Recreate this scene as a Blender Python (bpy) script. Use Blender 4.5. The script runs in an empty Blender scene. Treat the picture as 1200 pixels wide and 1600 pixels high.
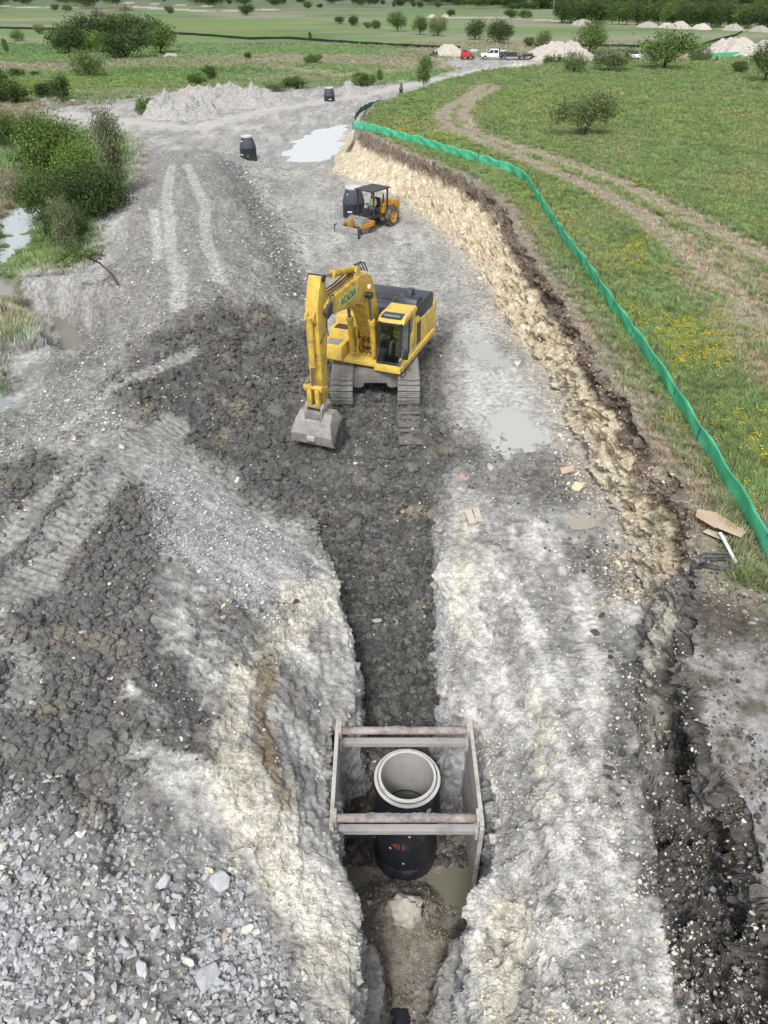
import bpy, bmesh, math, random
import numpy as np
from mathutils import Vector, Matrix, Euler

random.seed(7)
RNG = np.random.default_rng(11)
scene = bpy.context.scene
COL = scene.collection
R = math.radians

# ------------------------------------------------------------------ camera
CAM_H = 13.0
PITCH = R(36.5)
cam_data = bpy.data.cameras.new('camera')
cam_data.sensor_fit = 'VERTICAL'
cam_data.sensor_height = 24.0
cam_data.lens = 24.0 * 1110.0 / 1600.0
cam_data.clip_start = 0.1
cam_data.clip_end = 20000.0
cam = bpy.data.objects.new('camera', cam_data)
cam.location = (0, 0, CAM_H)
cam.rotation_euler = (math.pi / 2 - PITCH, 0, 0)
COL.objects.link(cam)
scene.camera = cam

# ------------------------------------------------------------------ sky, sun, exposure
SUN_ELEV, SUN_AZ = R(52), R(192)          # bright overcast, brightest behind the camera
world = bpy.data.worlds.new('World')
scene.world = world
world.use_nodes = True
wn = world.node_tree
wn.nodes.clear()
w_out = wn.nodes.new('ShaderNodeOutputWorld')
w_bg = wn.nodes.new('ShaderNodeBackground')
w_sky = wn.nodes.new('ShaderNodeTexSky')
w_sky.sky_type = 'NISHITA'
w_sky.sun_disc = False
w_sky.sun_elevation = SUN_ELEV
w_sky.sun_rotation = SUN_AZ
w_sky.dust_density = 3.0
w_hsv = wn.nodes.new('ShaderNodeHueSaturation')
w_hsv.inputs['Saturation'].default_value = 0.22      # cloud veil: the sky in the puddles is nearly white
w_hsv.inputs['Value'].default_value = 1.0
wn.links.new(w_sky.outputs[0], w_hsv.inputs['Color'])
wn.links.new(w_hsv.outputs[0], w_bg.inputs['Color'])
w_bg.inputs['Strength'].default_value = 0.12
wn.links.new(w_bg.outputs[0], w_out.inputs['Surface'])

sun_data = bpy.data.lights.new('sun', 'SUN')
sun_data.energy = 1.5
sun_data.angle = R(10)
sun_data.color = (1.0, 0.965, 0.91)
sun = bpy.data.objects.new('sun', sun_data)
sd = Vector((math.sin(SUN_AZ) * math.cos(SUN_ELEV), math.cos(SUN_AZ) * math.cos(SUN_ELEV), math.sin(SUN_ELEV)))
sun.rotation_euler = (-sd).to_track_quat('-Z', 'Y').to_euler()
sun.location = sd * 50
COL.objects.link(sun)

vs = scene.view_settings
vs.view_transform = 'Standard'
vs.look = 'None'
vs.gamma = 1.0
vs.use_curve_mapping = False
vs.exposure = 0.72

# ------------------------------------------------------------------ small helpers
F_PX = 1110.0
def P(u, v, z=0.0):
    """world XY of the point at height z that the photograph shows at pixel (u, v)"""
    a, b = (u - 600.0) / F_PX, (800.0 - v) / F_PX
    dy = math.cos(PITCH) + b * math.sin(PITCH)
    dz = -math.sin(PITCH) + b * math.cos(PITCH)
    t = (z - CAM_H) / dz
    return (a * t, dy * t)

def smooth(a, b, x):
    t = np.clip((x - a) / (b - a), 0, 1)
    return t * t * (3 - 2 * t)

_perm = np.random.default_rng(3).permutation(256)
_perm = np.concatenate([_perm, _perm, _perm]).astype(np.int32)
_g3 = np.random.default_rng(5).normal(size=(256, 3)); _g3 /= np.linalg.norm(_g3, axis=1)[:, None]
_g3 = _g3.astype(np.float32)
_g2 = np.stack([np.cos(np.arange(256)*2.399), np.sin(np.arange(256)*2.399)], 1).astype(np.float32)
def perlin(x, y, z=None):
    x = np.asarray(x, np.float32); y = np.asarray(y, np.float32)
    if z is None:
        xi = np.floor(x).astype(np.int32); yi = np.floor(y).astype(np.int32)
        xf = x-xi; yf = y-yi
        xi &= 255; yi &= 255
        u = xf*xf*xf*(xf*(xf*6-15)+10); v = yf*yf*yf*(yf*(yf*6-15)+10)
        a = _perm[xi]+yi; b_ = _perm[xi+1]+yi
        def g2(h, dx, dy):
            k = _perm[h]
            return _g2[k, 0]*(xf-dx)+_g2[k, 1]*(yf-dy)
        p0 = g2(a, 0, 0); p1 = g2(b_, 1, 0); q0 = g2(a+1, 0, 1); q1 = g2(b_+1, 1, 1)
        p0 += (p1-p0)*u; q0 += (q1-q0)*u
        return (p0+(q0-p0)*v)*1.5
    z = np.asarray(z, np.float32)
    xi = np.floor(x).astype(np.int32); yi = np.floor(y).astype(np.int32); zi = np.floor(z).astype(np.int32)
    xf = (x - xi).astype(np.float32); yf = (y - yi).astype(np.float32); zf = (z - zi).astype(np.float32)
    xi &= 255; yi &= 255; zi &= 255
    u = xf*xf*xf*(xf*(xf*6-15)+10); v = yf*yf*yf*(yf*(yf*6-15)+10); w = zf*zf*zf*(zf*(zf*6-15)+10)
    def g(dx, dy, dz):
        h = _perm[_perm[_perm[xi+dx]+yi+dy]+zi+dz]
        k = _g3[h]
        return k[..., 0]*(xf-dx) + k[..., 1]*(yf-dy) + k[..., 2]*(zf-dz)
    x00 = g(0,0,0)*(1-u)+g(1,0,0)*u; x10 = g(0,1,0)*(1-u)+g(1,1,0)*u
    x01 = g(0,0,1)*(1-u)+g(1,0,1)*u; x11 = g(0,1,1)*(1-u)+g(1,1,1)*u
    y0 = x00*(1-v)+x10*v; y1 = x01*(1-v)+x11*v
    return (y0*(1-w)+y1*w) * 1.5
def fbm(x, y, z=None, oct=4, f=1.0, gain=0.5, billow=False):
    s = 0; a = 1.0; n = 0
    for i in range(oct):
        p = perlin(x*f+i*17.3, y*f-i*9.1, None if z is None else z*f+i*5.7)
        if billow: p = np.abs(p)*2 - 0.5
        s = s + a*p; n += a; a *= gain; f *= 2.03
    return s / n

def facets(x, y, seed=0):
    """broken-rock relief: every cell of an uneven mosaic gets its own height and tilt"""
    x = np.asarray(x, np.float32); y = np.asarray(y, np.float32)
    xi = np.floor(x).astype(np.int32); yi = np.floor(y).astype(np.int32)
    best = np.full(x.shape, 9.0, np.float32); out = np.zeros(x.shape, np.float32)
    for dx in (-1, 0, 1):
        for dy in (-1, 0, 1):
            h = _perm[_perm[(xi+dx+seed*7) & 255]+((yi+dy) & 255)]; h2 = _perm[h+17]; h3 = _perm[h+91]
            fx = xi+dx+h/255.0*.9+.05-x; fy = yi+dy+h2/255.0*.9+.05-y
            d = fx*fx+fy*fy; m = d < best
            val = (h3/127.5-1)+fx*(h/127.5-1)*.9+fy*(h2/127.5-1)*.9
            best = np.where(m, d, best); out = np.where(m, val, out)
    return out

def tag(o, label=None, cat=None, group=None, kind=None):
    if label: o['label'] = label
    if cat: o['category'] = cat
    if group: o['group'] = group
    if kind: o['kind'] = kind
    return o

def seg_dist(px, py, pts):
    d = np.full(px.shape, 1e9)
    for (x0, y0), (x1, y1) in zip(pts[:-1], pts[1:]):
        vx, vy = x1-x0, y1-y0
        t = np.clip(((px-x0)*vx+(py-y0)*vy)/(vx*vx+vy*vy+1e-9), 0, 1)
        d = np.minimum(d, np.hypot(px-x0-t*vx, py-y0-t*vy))
    return d
def poly_sd(px, py, pts):
    """signed distance to a polygon, positive inside"""
    d = seg_dist(px, py, pts + [pts[0]])
    ins = np.zeros(px.shape, bool)
    for (x0, y0), (x1, y1) in zip(pts, pts[1:]+[pts[0]]):
        c = ((y0 > py) != (y1 > py)) & (px < (x1-x0)*(py-y0)/((y1-y0) if y1 != y0 else 1e-9)+x0)
        ins ^= c
    return np.where(ins, d, -d)
# ================================================================== the ground
# rows run across the site (constant y), densest near the viewpoint
NR, NC = 1020, 700
v_rows = np.linspace(1790, -16.9, NR)
ang = PITCH + np.arctan((v_rows - 800) / F_PX)
Yr = CAM_H / np.tan(ang)
Yr = np.clip(Yr, None, 7000)
Dr = np.sqrt(Yr**2 + CAM_H**2) * np.cos(ang - PITCH)           # distance along the axis
Wr = 0.76 * Dr + 3.0

# ---- broad levels: heights read at points of the site (photo point -> height)
ctrl = [
 # left of the trench: limestone slope climbing to the spoil berm
 (510,870,.1),(548,1000,.1),(500,1210,.05),(500,1280,0),(545,1400,0),(540,1600,0),(470,830,.1),
 (400,900,.7),(470,960,.45),(440,1060,.75),(400,1060,1.0),(400,1200,1.05),(445,1200,.85),(500,1150,.1),(475,1280,.55),(505,1350,.25),(450,1400,.5),(480,1500,.25),(420,1480,.5),(300,950,1.2),(225,950,1.6),(200,1100,1.5),(320,1150,1.25),(330,1280,1.0),
 (100,900,1.8),(0,900,1.9),(-200,900,1.9),(0,1100,1.8),(100,1150,1.6),(170,1250,1.15),(0,1300,1.3),(0,1450,1.05),(150,1500,.85),(300,1400,.8),(330,1500,.6),(0,1600,.8),
 (-300,1500,1.2),(-200,1200,1.8),(200,1750,.5),(600,1780,0),
 (200,760,1.7),(260,830,1.3),(330,800,.9),(400,820,.5),(100,740,2.0),(0,760,1.9),(-200,750,1.5),(300,745,1.0),(210,690,1.7),
 (0,640,.0),(-100,620,-.3),(60,655,1.0),(100,650,1.4),(200,620,1.75),(250,580,1.8),(150,600,1.0),
 # pit side left of the excavator
 (330,545,1.7),(420,530,1.1),(470,545,.7),(350,610,1.0),(280,640,1.3),(430,610,.5),(450,670,.05),(360,690,.35),(300,700,.8),(480,720,-.2),(430,760,-.1),(480,790,-.3),
 # berm
 (320,500,1.8),(250,500,1.7),(280,420,1.9),(230,330,1.9),(290,270,1.8),(270,230,1.2),(330,240,1.5),(350,300,1.8),(390,400,1.75),(410,470,1.4),
 (400,255,.1),(430,330,.1),(455,400,.1),(480,460,.1),(500,500,.1),(480,500,.5),(370,245,.5),
 (210,470,1.3),(180,430,1.2),(200,330,1.3),(215,260,.9),(160,440,.8),(190,540,1.1),
 (150,400,.3),(130,370,0),(100,430,.1),(60,430,-.6),(60,470,-.2),(100,470,.1),(150,500,.5),
 (110,530,-1.3),(85,505,-1.2),(135,555,-1.1),(70,530,.1),(120,495,.2),(160,530,.6),(60,560,.1),(30,590,-.2),(0,560,-.1),(10,540,.1),(30,500,-.1),(-40,630,-.7),
 (25,370,-1.1),(45,340,-1.1),(10,440,-1.1),(-60,380,-.6),(0,280,-.2),(60,250,-.2),(70,330,-.4),(100,300,-.2),(-100,300,0),
 (60,195,.0),(25,205,-.6),(0,180,.1),(150,190,.2),(200,215,.3),(130,215,.0),
 # far floor
 (300,190,.2),(340,215,.3),(388,250,0),(480,220,-.12),(515,158,0),(430,160,0),(600,130,0),(150,165,.1),
 (0,120,0),(200,110,0),(400,110,0),(600,100,0),(700,85,.1),(900,80,.2),(1150,80,.2),(-300,120,0),(1500,80,0),(0,40,0),(600,40,0),(1200,40,0),(-500,40,0),(1700,40,0),
 (300,10,0),(900,10,0),
 # bench right of the trench
 (540,290,0),(600,330,0),(690,400,0),(740,460,0),(640,480,0),(760,520,-.05),(800,600,-.08),(720,620,0),(810,690,-.12),(760,680,-.1),(700,560,.05),
 (600,600,0),(560,640,0),(640,640,0),(880,720,0),(930,800,0),(970,880,.1),(700,790,0),(690,870,0),(690,960,0),(700,1060,0),(760,1150,-.05),(770,1280,-.05),(750,1400,0),(760,1600,0),
 (760,960,.12),(730,1050,.08),(800,850,.05),(850,950,.25),(800,1050,.3),(900,1050,.6),(900,1200,1.0),(850,1150,.8),(800,1180,.25),(800,1280,.3),(850,1260,.95),(840,1330,.75),(815,1400,.12),(815,1500,.1),(818,1600,.1),(850,1450,.7),(855,1600,.65),(950,1350,.95),(900,1500,.8),(1000,1300,.9),(1020,1500,.75),(980,1000,.65),(1010,960,.55),(1000,1150,.9),(1050,1000,.9),
 (1300,1500,.8),(1300,1200,.8),(1300,900,.3),(1300,500,0),(1000,300,0),(1400,200,0),
]
cp = np.array([P(u, v, z) + (z,) for u, v, z in ctrl])
def warp(x, y):
    d = np.sqrt(y*y + 60.0)
    return x/d*14.0, np.log(d)*14.0
cx, cy = warp(cp[:, 0], cp[:, 1])
Kd = np.hypot(cx[:, None]-cx[None], cy[:, None]-cy[None])
Kw = np.linalg.solve(-Kd - 0.15*np.eye(len(cx)), cp[:, 2]-cp[:, 2].mean())
GU, GV = 260, 420
gy = Yr[np.linspace(0, NR-1, GV).astype(int)]
gd = np.sqrt(gy*gy+60.0)
gs = np.linspace(-1.35, 1.35, GU)
GX = gs[None]*gd[:, None]; GY = np.repeat(gy[:, None], GU, 1)
wx, wy = warp(GX, GY)
Bz = np.full(GX.shape, cp[:, 2].mean())
for i in range(len(cx)):
    Bz -= Kw[i]*np.hypot(wx-cx[i], wy-cy[i])
Bz *= 1-smooth(160, 260, GY)
gyl = np.log(gd)
def base_h(x, y):
    d = np.sqrt(y*y+60.0)
    a = np.clip((x/d+1.35)/2.7*(GU-1), 0, GU-1.001)
    b = np.interp(np.log(d[:, :1]), gyl, np.arange(GV)); b = np.clip(b, 0, GV-1.001)+0*a
    i = a.astype(int); j = b.astype(int); fa = a-i; fb = b-j
    return (Bz[j, i]*(1-fa)*(1-fb)+Bz[j, i+1]*fa*(1-fb)+Bz[j+1, i]*(1-fa)*fb+Bz[j+1, i+1]*fa*fb)

def line(pts, z):
    q = sorted([P(u, v, z)[::-1] for u, v in pts])
    a = np.array(q)
    return a[:, 0], a[:, 1]
# ---- trench lips
TL = line([(462,790),(482,830),(514,865),(519,915),(543,985),(553,1040),(553,1105),(515,1130),(506,1215),(508,1280),(526,1335),(546,1395),(548,1450),(542,1600),(535,1780)], 0)
TR = line([(702,750),(700,850),(690,880),(699,955),(695,985),(702,1060),(708,1108),(752,1128),(768,1200),(782,1290),(772,1365),(745,1402),(744,1480),(758,1600),(770,1780)], 0)
TZ = (np.array([2.5, 4.0, 5.5, 6.0, 6.5, 7.0, 7.6, 8.1, 8.5, 9.6, 10.4, 11.4, 12.5, 13.6, 15.0, 16.5, 18.0, 19.5, 20.6]),
      np.array([-4.7,-4.7,-4.65,-4.6,-4.45,-4.12,-3.95,-4.12,-4.48,-4.42,-3.1,-2.3,-1.9,-1.6,-1.2,-.8,-.5,-.28,-.1]))
# ---- foot and brow of the cut bank on the right
MZ = 2.35
CB = line([(520,269),(615,303),(662,338),(710,376),(742,414),(767,459),(789,497),(821,538),(852,576),(875,602),(905,675),(930,742),(972,808),(1008,856)], 0)
CT = line([(545,196),(600,221),(650,244),(700,263),(740,285),(788,320),(806,360),(830,400),(850,430),(880,470),(905,520),(940,575),(975,620),(1005,680),(1045,740),(1075,785),(1092,835),(1093,890),(1100,960),(1085,1049),(1110,1097),(1118,1150),(1152,1225),(1196,1319),(1250,1500),(1290,1780)], MZ)
fy, fx = line([(580,165),(640,150),(700,130),(760,115),(840,108)], MZ)
CTy = np.concatenate([CT[0], fy, [150, 400]]); CTx = np.concatenate([CT[1], fx, [40, 200]])
nb_y = np.array([2.0, 4.0, 5.9, 8.0, 10.0, 12.0, 13.6]); nb_x = np.array([4.6, 4.4, 4.5, 4.9, 5.5, 6.1, 6.7])
fb_y = fy; fb_x = fx-4
CBy = np.concatenate([nb_y, CB[0], fb_y, [150, 400]]); CBx = np.concatenate([nb_x, CB[1], fb_x, [30, 180]])
o_ = np.argsort(CBy); CBy, CBx = CBy[o_], CBx[o_]
o_ = np.argsort(CTy); CTy, CTx = CTy[o_], CTx[o_]

def edges(y):
    n1 = fbm(y*0+3.1, y, oct=3, f=0.9); n2 = fbm(y*0+8.7, y, oct=3, f=0.9)
    n3 = fbm(y*0+1.9, y, oct=4, f=0.55); n4 = fbm(y*0+5.2, y, oct=3, f=0.4)
    sh = 1-smooth(90, 110, y)
    xl = np.interp(y, *TL)+0.13*n1
    xr = np.interp(y, *TR)+0.13*n2
    xb = np.interp(y, CBy, CBx)+0.30*n4*sh
    xt = np.maximum(np.interp(y, CTy, CTx)+0.40*n3*sh, xb+0.25)
    return xl, xr, xb, xt
def lift(y):
    return MZ*(1-smooth(136, 170, y)) + 0.5*smooth(60, 120, y)*(1-smooth(136, 170, y)) - .25*(1-smooth(6, 10.5, y))
def macro(x, y, full=False):
    b = base_h(x, y)
    y = y[:, :1]
    xl, xr, xb, xt = edges(y)
    # fraction up the cut bank, with a steep brow
    k = np.clip((x-xb)/(xt-xb), 0, 1)
    kk = np.clip(0.82*k + 0.18*k*k*k*k*k, 0, 1)
    nl = 1-smooth(8.6, 10.2, y)
    kk = kk*(1-nl)+nl*(.52*k+.48*smooth(.90, 1, k))
    wide = smooth(85, 95, y)
    kk = kk*(1-wide) + smooth(0, 1, k)*wide
    mead = smooth(0.0, 3.0, x-xt)
    z = b*(1-k) + lift(y)*kk*(1-0.0) + 0.0
    # ledge above the dark slope, near right
    near = 1-smooth(8.0, 10.0, y)
    # trench
    tf = np.interp(y, *TZ)
    ww = 0.10+0.08*np.abs(np.sin(y*2.1))+0.5*smooth(15, 17.5, y)
    t = smooth(0, 1, (x-xl)/ww)*smooth(0, 1, (xr-x)/ww)
    t = t*(1-smooth(19.2, 20.6, y))
    # rock shelves left standing along the foot of the trench wall
    sh = (1-smooth(6.5, 6.9, y))
    xc = (xl+xr)/2
    fl = tf + sh*1.5*(1-smooth(-0.05, 0.12, np.minimum(x-xl-0.60, xr-0.60-x)))
    # bedding gravel mound against the manhole foot
    fl = fl + 0.36*np.exp(-(((x-0.42)/0.6)**2+((y-7.75)/0.5)**2)) - 0.34*smooth(0.5, 1.15, np.abs(x-.40))*smooth(7.0, 7.5, y)*(1-smooth(8.3, 8.8, y))*np.where(x < .4, .55, 1.15)
    z = z*(1-t)+fl*t
    if full:
        return z, dict(t=t, k=k, mead=(x > xt).astype(float), xl=xl, xr=xr, xb=xb, xt=xt, b=b)
    return z

# columns spread evenly along each cross-section, so steep faces get their share
S = 2200
X = np.empty((NR, NC)); 
sfine = np.linspace(-1, 1, S)
for r0 in range(0, NR, 85):
    r1 = min(NR, r0+85)
    xs = sfine[None]*Wr[r0:r1, None]
    ys = np.repeat(Yr[r0:r1, None], S, 1)
    zs = macro(xs, ys)
    dx = np.diff(xs, axis=1); dz = np.diff(zs, axis=1)
    inside = (np.abs(xs[:, 1:]/Dr[r0:r1, None]) < 0.62)
    ds = np.sqrt(dx*dx+0.55*dz*dz)*np.where(inside, 1.0, 0.45)
    s = np.concatenate([np.zeros((r1-r0, 1)), np.cumsum(ds, 1)], 1)
    for r in range(r0, r1):
        X[r] = np.interp(np.linspace(0, s[r-r0, -1], NC), s[r-r0], xs[r-r0])
# settle the columns from row to row
for it in range(2):
    X[1:-1] = 0.25*X[:-2]+0.5*X[1:-1]+0.25*X[2:]
Yg = np.repeat(Yr[:, None], NC, 1)
Z, M = macro(X, Yg, True)
# ---- zones of the ground, as areas of the site
def zone(pts, soft=0.35, z=0.0, warp_amp=0.35, wf=1.3):
    q = [P(u, v, z) for u, v in pts]
    xs = [a for a, b in q]; ys = [b for a, b in q]
    m = np.zeros(X.shape)
    pad = soft+warp_amp*2+1
    r = (Yr > min(ys)-pad) & (Yr < max(ys)+pad)
    if not r.any(): return m
    x = X[r]; y = Yg[r]
    sc = np.clip(y/20.0, 0.7, 6)
    w = fbm(x/sc*wf+4.4, y/sc*wf, oct=3)*warp_amp*sc*2
    m[r] = smooth(-soft, soft, (poly_sd(x, y, q)+w)/np.clip(sc, .7, 4))
    return m
def stroke(pts, width, z=0.0, soft=0.5, wob=0.3):
    q = [P(u, v, z) for u, v in pts]
    ys = [b for a, b in q]
    m = np.zeros(X.shape)
    r = (Yr > min(ys)-width*2-1) & (Yr < max(ys)+width*2+1)
    x = X[r]; y = Yg[r]
    d = seg_dist(x, y, q)+fbm(x*.8, y*.8, oct=3)*width*wob
    m[r] = 1-smooth(width*(1-soft), width, d)
    return m

dig = zone([(-500,1790),(-500,700),(-60,640),(0,610),(0,545),(45,545),(50,480),(20,455),(60,415),(110,430),(150,405),(165,350),(200,330),(212,260),(215,235),(190,213),(110,196),(60,192),
            (80,170),(160,163),(230,150),(300,138),(430,140),(530,136),(640,128),(690,118),(712,108),(690,96),(735,91),(860,90),(1010,84),(1010,92),(840,104),(1250,200),(1300,1790)], soft=.5, warp_amp=.25)
meadow = M['mead']*(1-smooth(145, 175, Yg))
dig = dig*(1-meadow)
grass = 1-dig
clod = np.maximum.reduce([
    zone([(240,585),(300,550),(350,532),(425,522),(480,540),(540,560),(650,560),(690,500),(718,492),(722,510),(692,580),(700,640),(735,680),(762,700),(745,728),(705,745),(697,860),(520,865),(470,820),(400,790),(330,740),(270,725),(200,705),(185,650)], soft=.75, warp_amp=.5),
    zone([(-60,740),(60,720),(150,720),(200,735),(238,770),(240,880),(238,930),(205,1000),(190,1100),(160,1240),(60,1255),(-100,1250),(-100,1000),(-100,850)], z=1.7, soft=.7, warp_amp=.5),
])
clod = np.maximum(clod*dig, smooth(.75, .98, M['t'])*(Yg > 9.0))
wheel = np.maximum.reduce([stroke([(262,640),(196,713),(165,748),(137,792),(86,858),(34,926),(-30,980)], .75, z=1.8, soft=.5, wob=.4), stroke([(140,700),(100,745),(60,790),(0,850),(-60,900)], .5, z=1.9, soft=.5, wob=.4), stroke([(300,560),(144,624),(86,658),(0,700),(-60,720)], .6, z=1.5, soft=.5, wob=.4), .9*stroke([(-20,1010),(40,1030),(30,1090),(-30,1120)], .5, z=1.8, soft=.7)])
clod = clod*(1-0.95*wheel*(X < -2.5))
dark = np.maximum.reduce([
    zone([(228,985),(262,1015),(335,1130),(330,1190),(240,1190),(205,1110)], z=1.1, soft=.3),
    zone([(1045,1060),(1092,900),(1150,950),(1300,1000),(1300,1120),(1180,1065),(1120,1090)], z=1.8, soft=.3),
    zone([(1000,1310),(1035,1160),(1050,1065),(1085,1050),(1112,1100),(1118,1150),(1152,1230),(1200,1325),(1300,1650),(1110,1650),(1090,1560),(1050,1450),(1015,1400)], z=.9, soft=.25),
    0.75*zone([(850,700),(905,720),(945,800),(1000,900),(1040,940),(980,960),(900,900),(850,800),(780,750)], soft=.7, warp_amp=.6),
    0.6*zone([(690,690),(850,690),(880,740),(870,800),(720,760)], soft=.6, warp_amp=.6),
    0.7*zone([(940,1010),(1000,1060),(1000,1180),(950,1300),(930,1200),(955,1100)], z=.4, soft=.4, warp_amp=.5),
    0.55*zone([(320,960),(440,930),(460,960),(400,1060),(330,1020)], z=.7, soft=.4, warp_amp=.6),
])*(1-clod)
rubble = zone([(-200,1250),(60,1258),(180,1255),(320,1330),(400,1430),(470,1520),(520,1600),(560,1790),(-300,1790)], z=.8, soft=.5)
gray2 = zone([(235,760),(300,745),(400,800),(470,850),(500,900),(470,980),(380,960),(300,900),(240,900)], z=.7, soft=.4)
cream = np.maximum.reduce([
    0.8*zone([(440,920),(520,900),(530,960),(470,1010),(430,1050),(400,1180),(470,1290),(540,1400),(548,1600),(470,1560),(400,1380),(330,1280),(340,1180),(390,1050)], z=.3, soft=.4, warp_amp=.5),
    0.7*zone([(700,780),(735,800),(745,900),(730,1000),(712,1000),(700,880)], soft=.3, warp_amp=.4), 0.75*zone([(830,1100),(850,1150),(845,1290),(820,1310),(828,1200)], soft=.3, warp_amp=.4), 0.85*zone([(752,1395),(815,1400),(825,1500),(835,1600),(745,1600),(742,1430)], soft=.3, warp_amp=.4),
    zone([(1010,990),(1050,975),(1060,1040),(1025,1060),(1040,1130),(1050,1180),(1030,1200),(1005,1130)], z=.9, soft=.2),
])
stain = np.maximum.reduce([zone([(405,1050),(425,1040),(440,1090),(420,1120),(445,1190),(455,1270),(430,1290),(415,1220),(400,1150)], z=.4, soft=.15, warp_amp=.15),
                           zone([(890,808),(930,805),(932,822),(895,828)], soft=.25)*.7])
mudflat = np.maximum.reduce([
    zone([(700,500),(745,500),(790,560),(850,640),(860,690),(800,712),(770,722),(745,690),(722,600)], soft=.35, warp_amp=.3),
    .7*zone([(860,800),(930,790),(950,825),(900,850),(850,840)], soft=.3)])
berm = zone([(215,235),(300,235),(360,240),(400,290),(440,350),(470,430),(480,480),(400,500),(420,525),(300,550),(200,700),(-100,760),(-100,640),(60,560),(100,470),(150,420),(200,330)], z=1.2, soft=.5)
track = np.maximum.reduce([
    stroke([(268,250),(258,310),(265,340),(262,380),(280,430),(276,480)], .5, z=1.8), stroke([(290,250),(318,320),(322,380),(345,440)], .45, z=1.8),
    stroke([(240,330),(245,400)], .4, z=1.8), stroke([(470,490),(350,510),(270,545),(200,580),(100,660)], .6, z=1.7), stroke([(480,520),(380,530),(300,560)], .4, z=1.6)])
road = np.maximum.reduce([stroke([(100,180),(300,205),(430,170),(560,150),(700,120),(830,98)], 2.2, wob=.6)])
dirtroad = np.maximum.reduce([
    stroke([(760,137),(722,160),(690,178),(705,200),(800,240),(920,290),(1010,340),(1100,420),(1230,540)], 1.3, z=2.4, soft=.7, wob=.6),
    stroke([(775,140),(738,160),(720,180),(745,210),(830,235),(960,280),(1080,340),(1230,420)], 1.25, z=2.4, soft=.7, wob=.6),
    .7*stroke([(1020,350),(1110,400),(1230,470)], 1.5, z=2.2, soft=.9, wob=.9), .45*stroke([(1060,430),(1140,540),(1230,640)], 1.0, z=2.1, soft=.8, wob=.9),
    .5*stroke([(700,192),(690,205)], 2.4, z=2.4, soft=.9)])*meadow
brow = meadow*(1-smooth(0.15, 1.15, X-M['xt']+0.6*fbm(X*1.1, Yg*1.1, oct=3)))*(Yg < 95)
brow = np.maximum(brow, meadow*(1-smooth(11.6, 12.6, Yg+0.7*(X-7.2)+fbm(X, Yg, oct=3))))
bare = np.maximum(brow, .5*meadow*stroke([(860,430),(990,620),(1100,780),(1190,900)], 1.1, z=2.1, soft=.9, wob=1.2))
farpath = np.maximum.reduce([stroke([(-60,8),(60,12),(200,10),(330,18),(420,15)], 9, soft=.5, wob=.8), stroke([(170,3),(330,10)], 5), stroke([(640,28),(780,27),(880,33),(1000,38),(1210,46)], 5, soft=.5, wob=.5),
    stroke([(1090,86),(1220,82)], 5), stroke([(690,93),(850,92),(1000,86)], 2.2)])*grass
# ---- fine relief, pushed out along the surface normal
gX = np.gradient(X, axis=1); gXr = np.gradient(X, axis=0)
Pz = np.stack([X, Yg, Z], -1)
def normals(A):
    du = np.gradient(A, axis=1); dv = np.gradient(A, axis=0)
    n = np.cross(du, dv); n /= np.linalg.norm(n, axis=-1, keepdims=True)+1e-12
    n *= np.sign(n[..., 2:3]+1e-9)
    return n
N0 = normals(Pz)
steep = np.clip(1-N0[..., 2], 0, 1)
wallt = ((M['t'] > .02) & (M['t'] < .98) & (Yg < 20)).astype(float)*smooth(.2, .6, steep)
cliff = (M['k'] > .02)*(M['k'] < .995)*(Yg < 90)*1.0
disp = np.zeros(X.shape)
nearr = Yg < 60
x, y, z = X[nearr].reshape(-1, NC), Yg[nearr].reshape(-1, NC), Z[nearr].reshape(-1, NC)
rows = np.where(Yr < 60)[0]
n_a = fbm(x, y, z, oct=3, f=0.55); n_b = fbm(x, y, z, oct=4, f=2.2); n_c = fbm(x, y, z, oct=3, f=7.5, billow=True); n_d = fbm(x, y, z, oct=3, f=3.0, billow=True)
# bedding: ledges that follow the level in the cut faces
bed = fbm(x*.5, y*.5, z*4.5, oct=3, f=1.0)
c = lambda a: a[rows]
d = (0.16*n_a + 0.075*n_b)*c(dig)*(1-.85*c(mudflat))
n_e = fbm(x, y, z, oct=3, f=1.5, billow=True)
d += c(clod)*(0.12*n_e+0.09*n_d+0.06*n_c+0.22*n_a+.08*n_b)
d += (1-c(clod))*c(dig)*(1-.9*c(mudflat))*(0.030*n_c+.045*n_d)
d += c(berm)*(0.09*n_d+.14*n_b+.20*n_a+.05*n_c)*(1-c(track)*.8)
d += c(rubble)*0.07*n_d
xr_ = M['xr'][rows]; fr_ = smooth(-.1, .25, x-xr_)*smooth(2.5, 1.4, x-xr_+.5*n_a)*(y < 15)*c(dig)*(1-c(clod)); fl_ = smooth(-.6, -1.5, x)*smooth(-5.5, -4, x)*(y < 14)*c(dig)*(1-c(clod))
def terrace(h, st):
    q_ = h/st; f_ = q_-np.floor(q_); return (np.floor(q_)+smooth(.35, .95, f_))*st-h
wx_ = x+.25*n_b; wy_ = y+.25*n_d
fa_ = facets(wx_*2.6, wy_*1.5, 1); fb_ = facets(wx_*6.5+3, wy_*5, 2); fc_ = facets(y*1.3+.3*n_b, (z+.5*x)*2.6+.3*n_d, 3); fd_ = facets(y*3.6+.3*n_b, (z+.5*x)*6+.2*n_d, 4)
d += fr_*(.55*terrace(z+.18*n_b+.10*fa_, .24)+.042*fa_+.022*fb_) + fl_*(.5*terrace(z+.15*n_b+.08*fa_, .22)+.034*fa_+.018*fb_)
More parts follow.
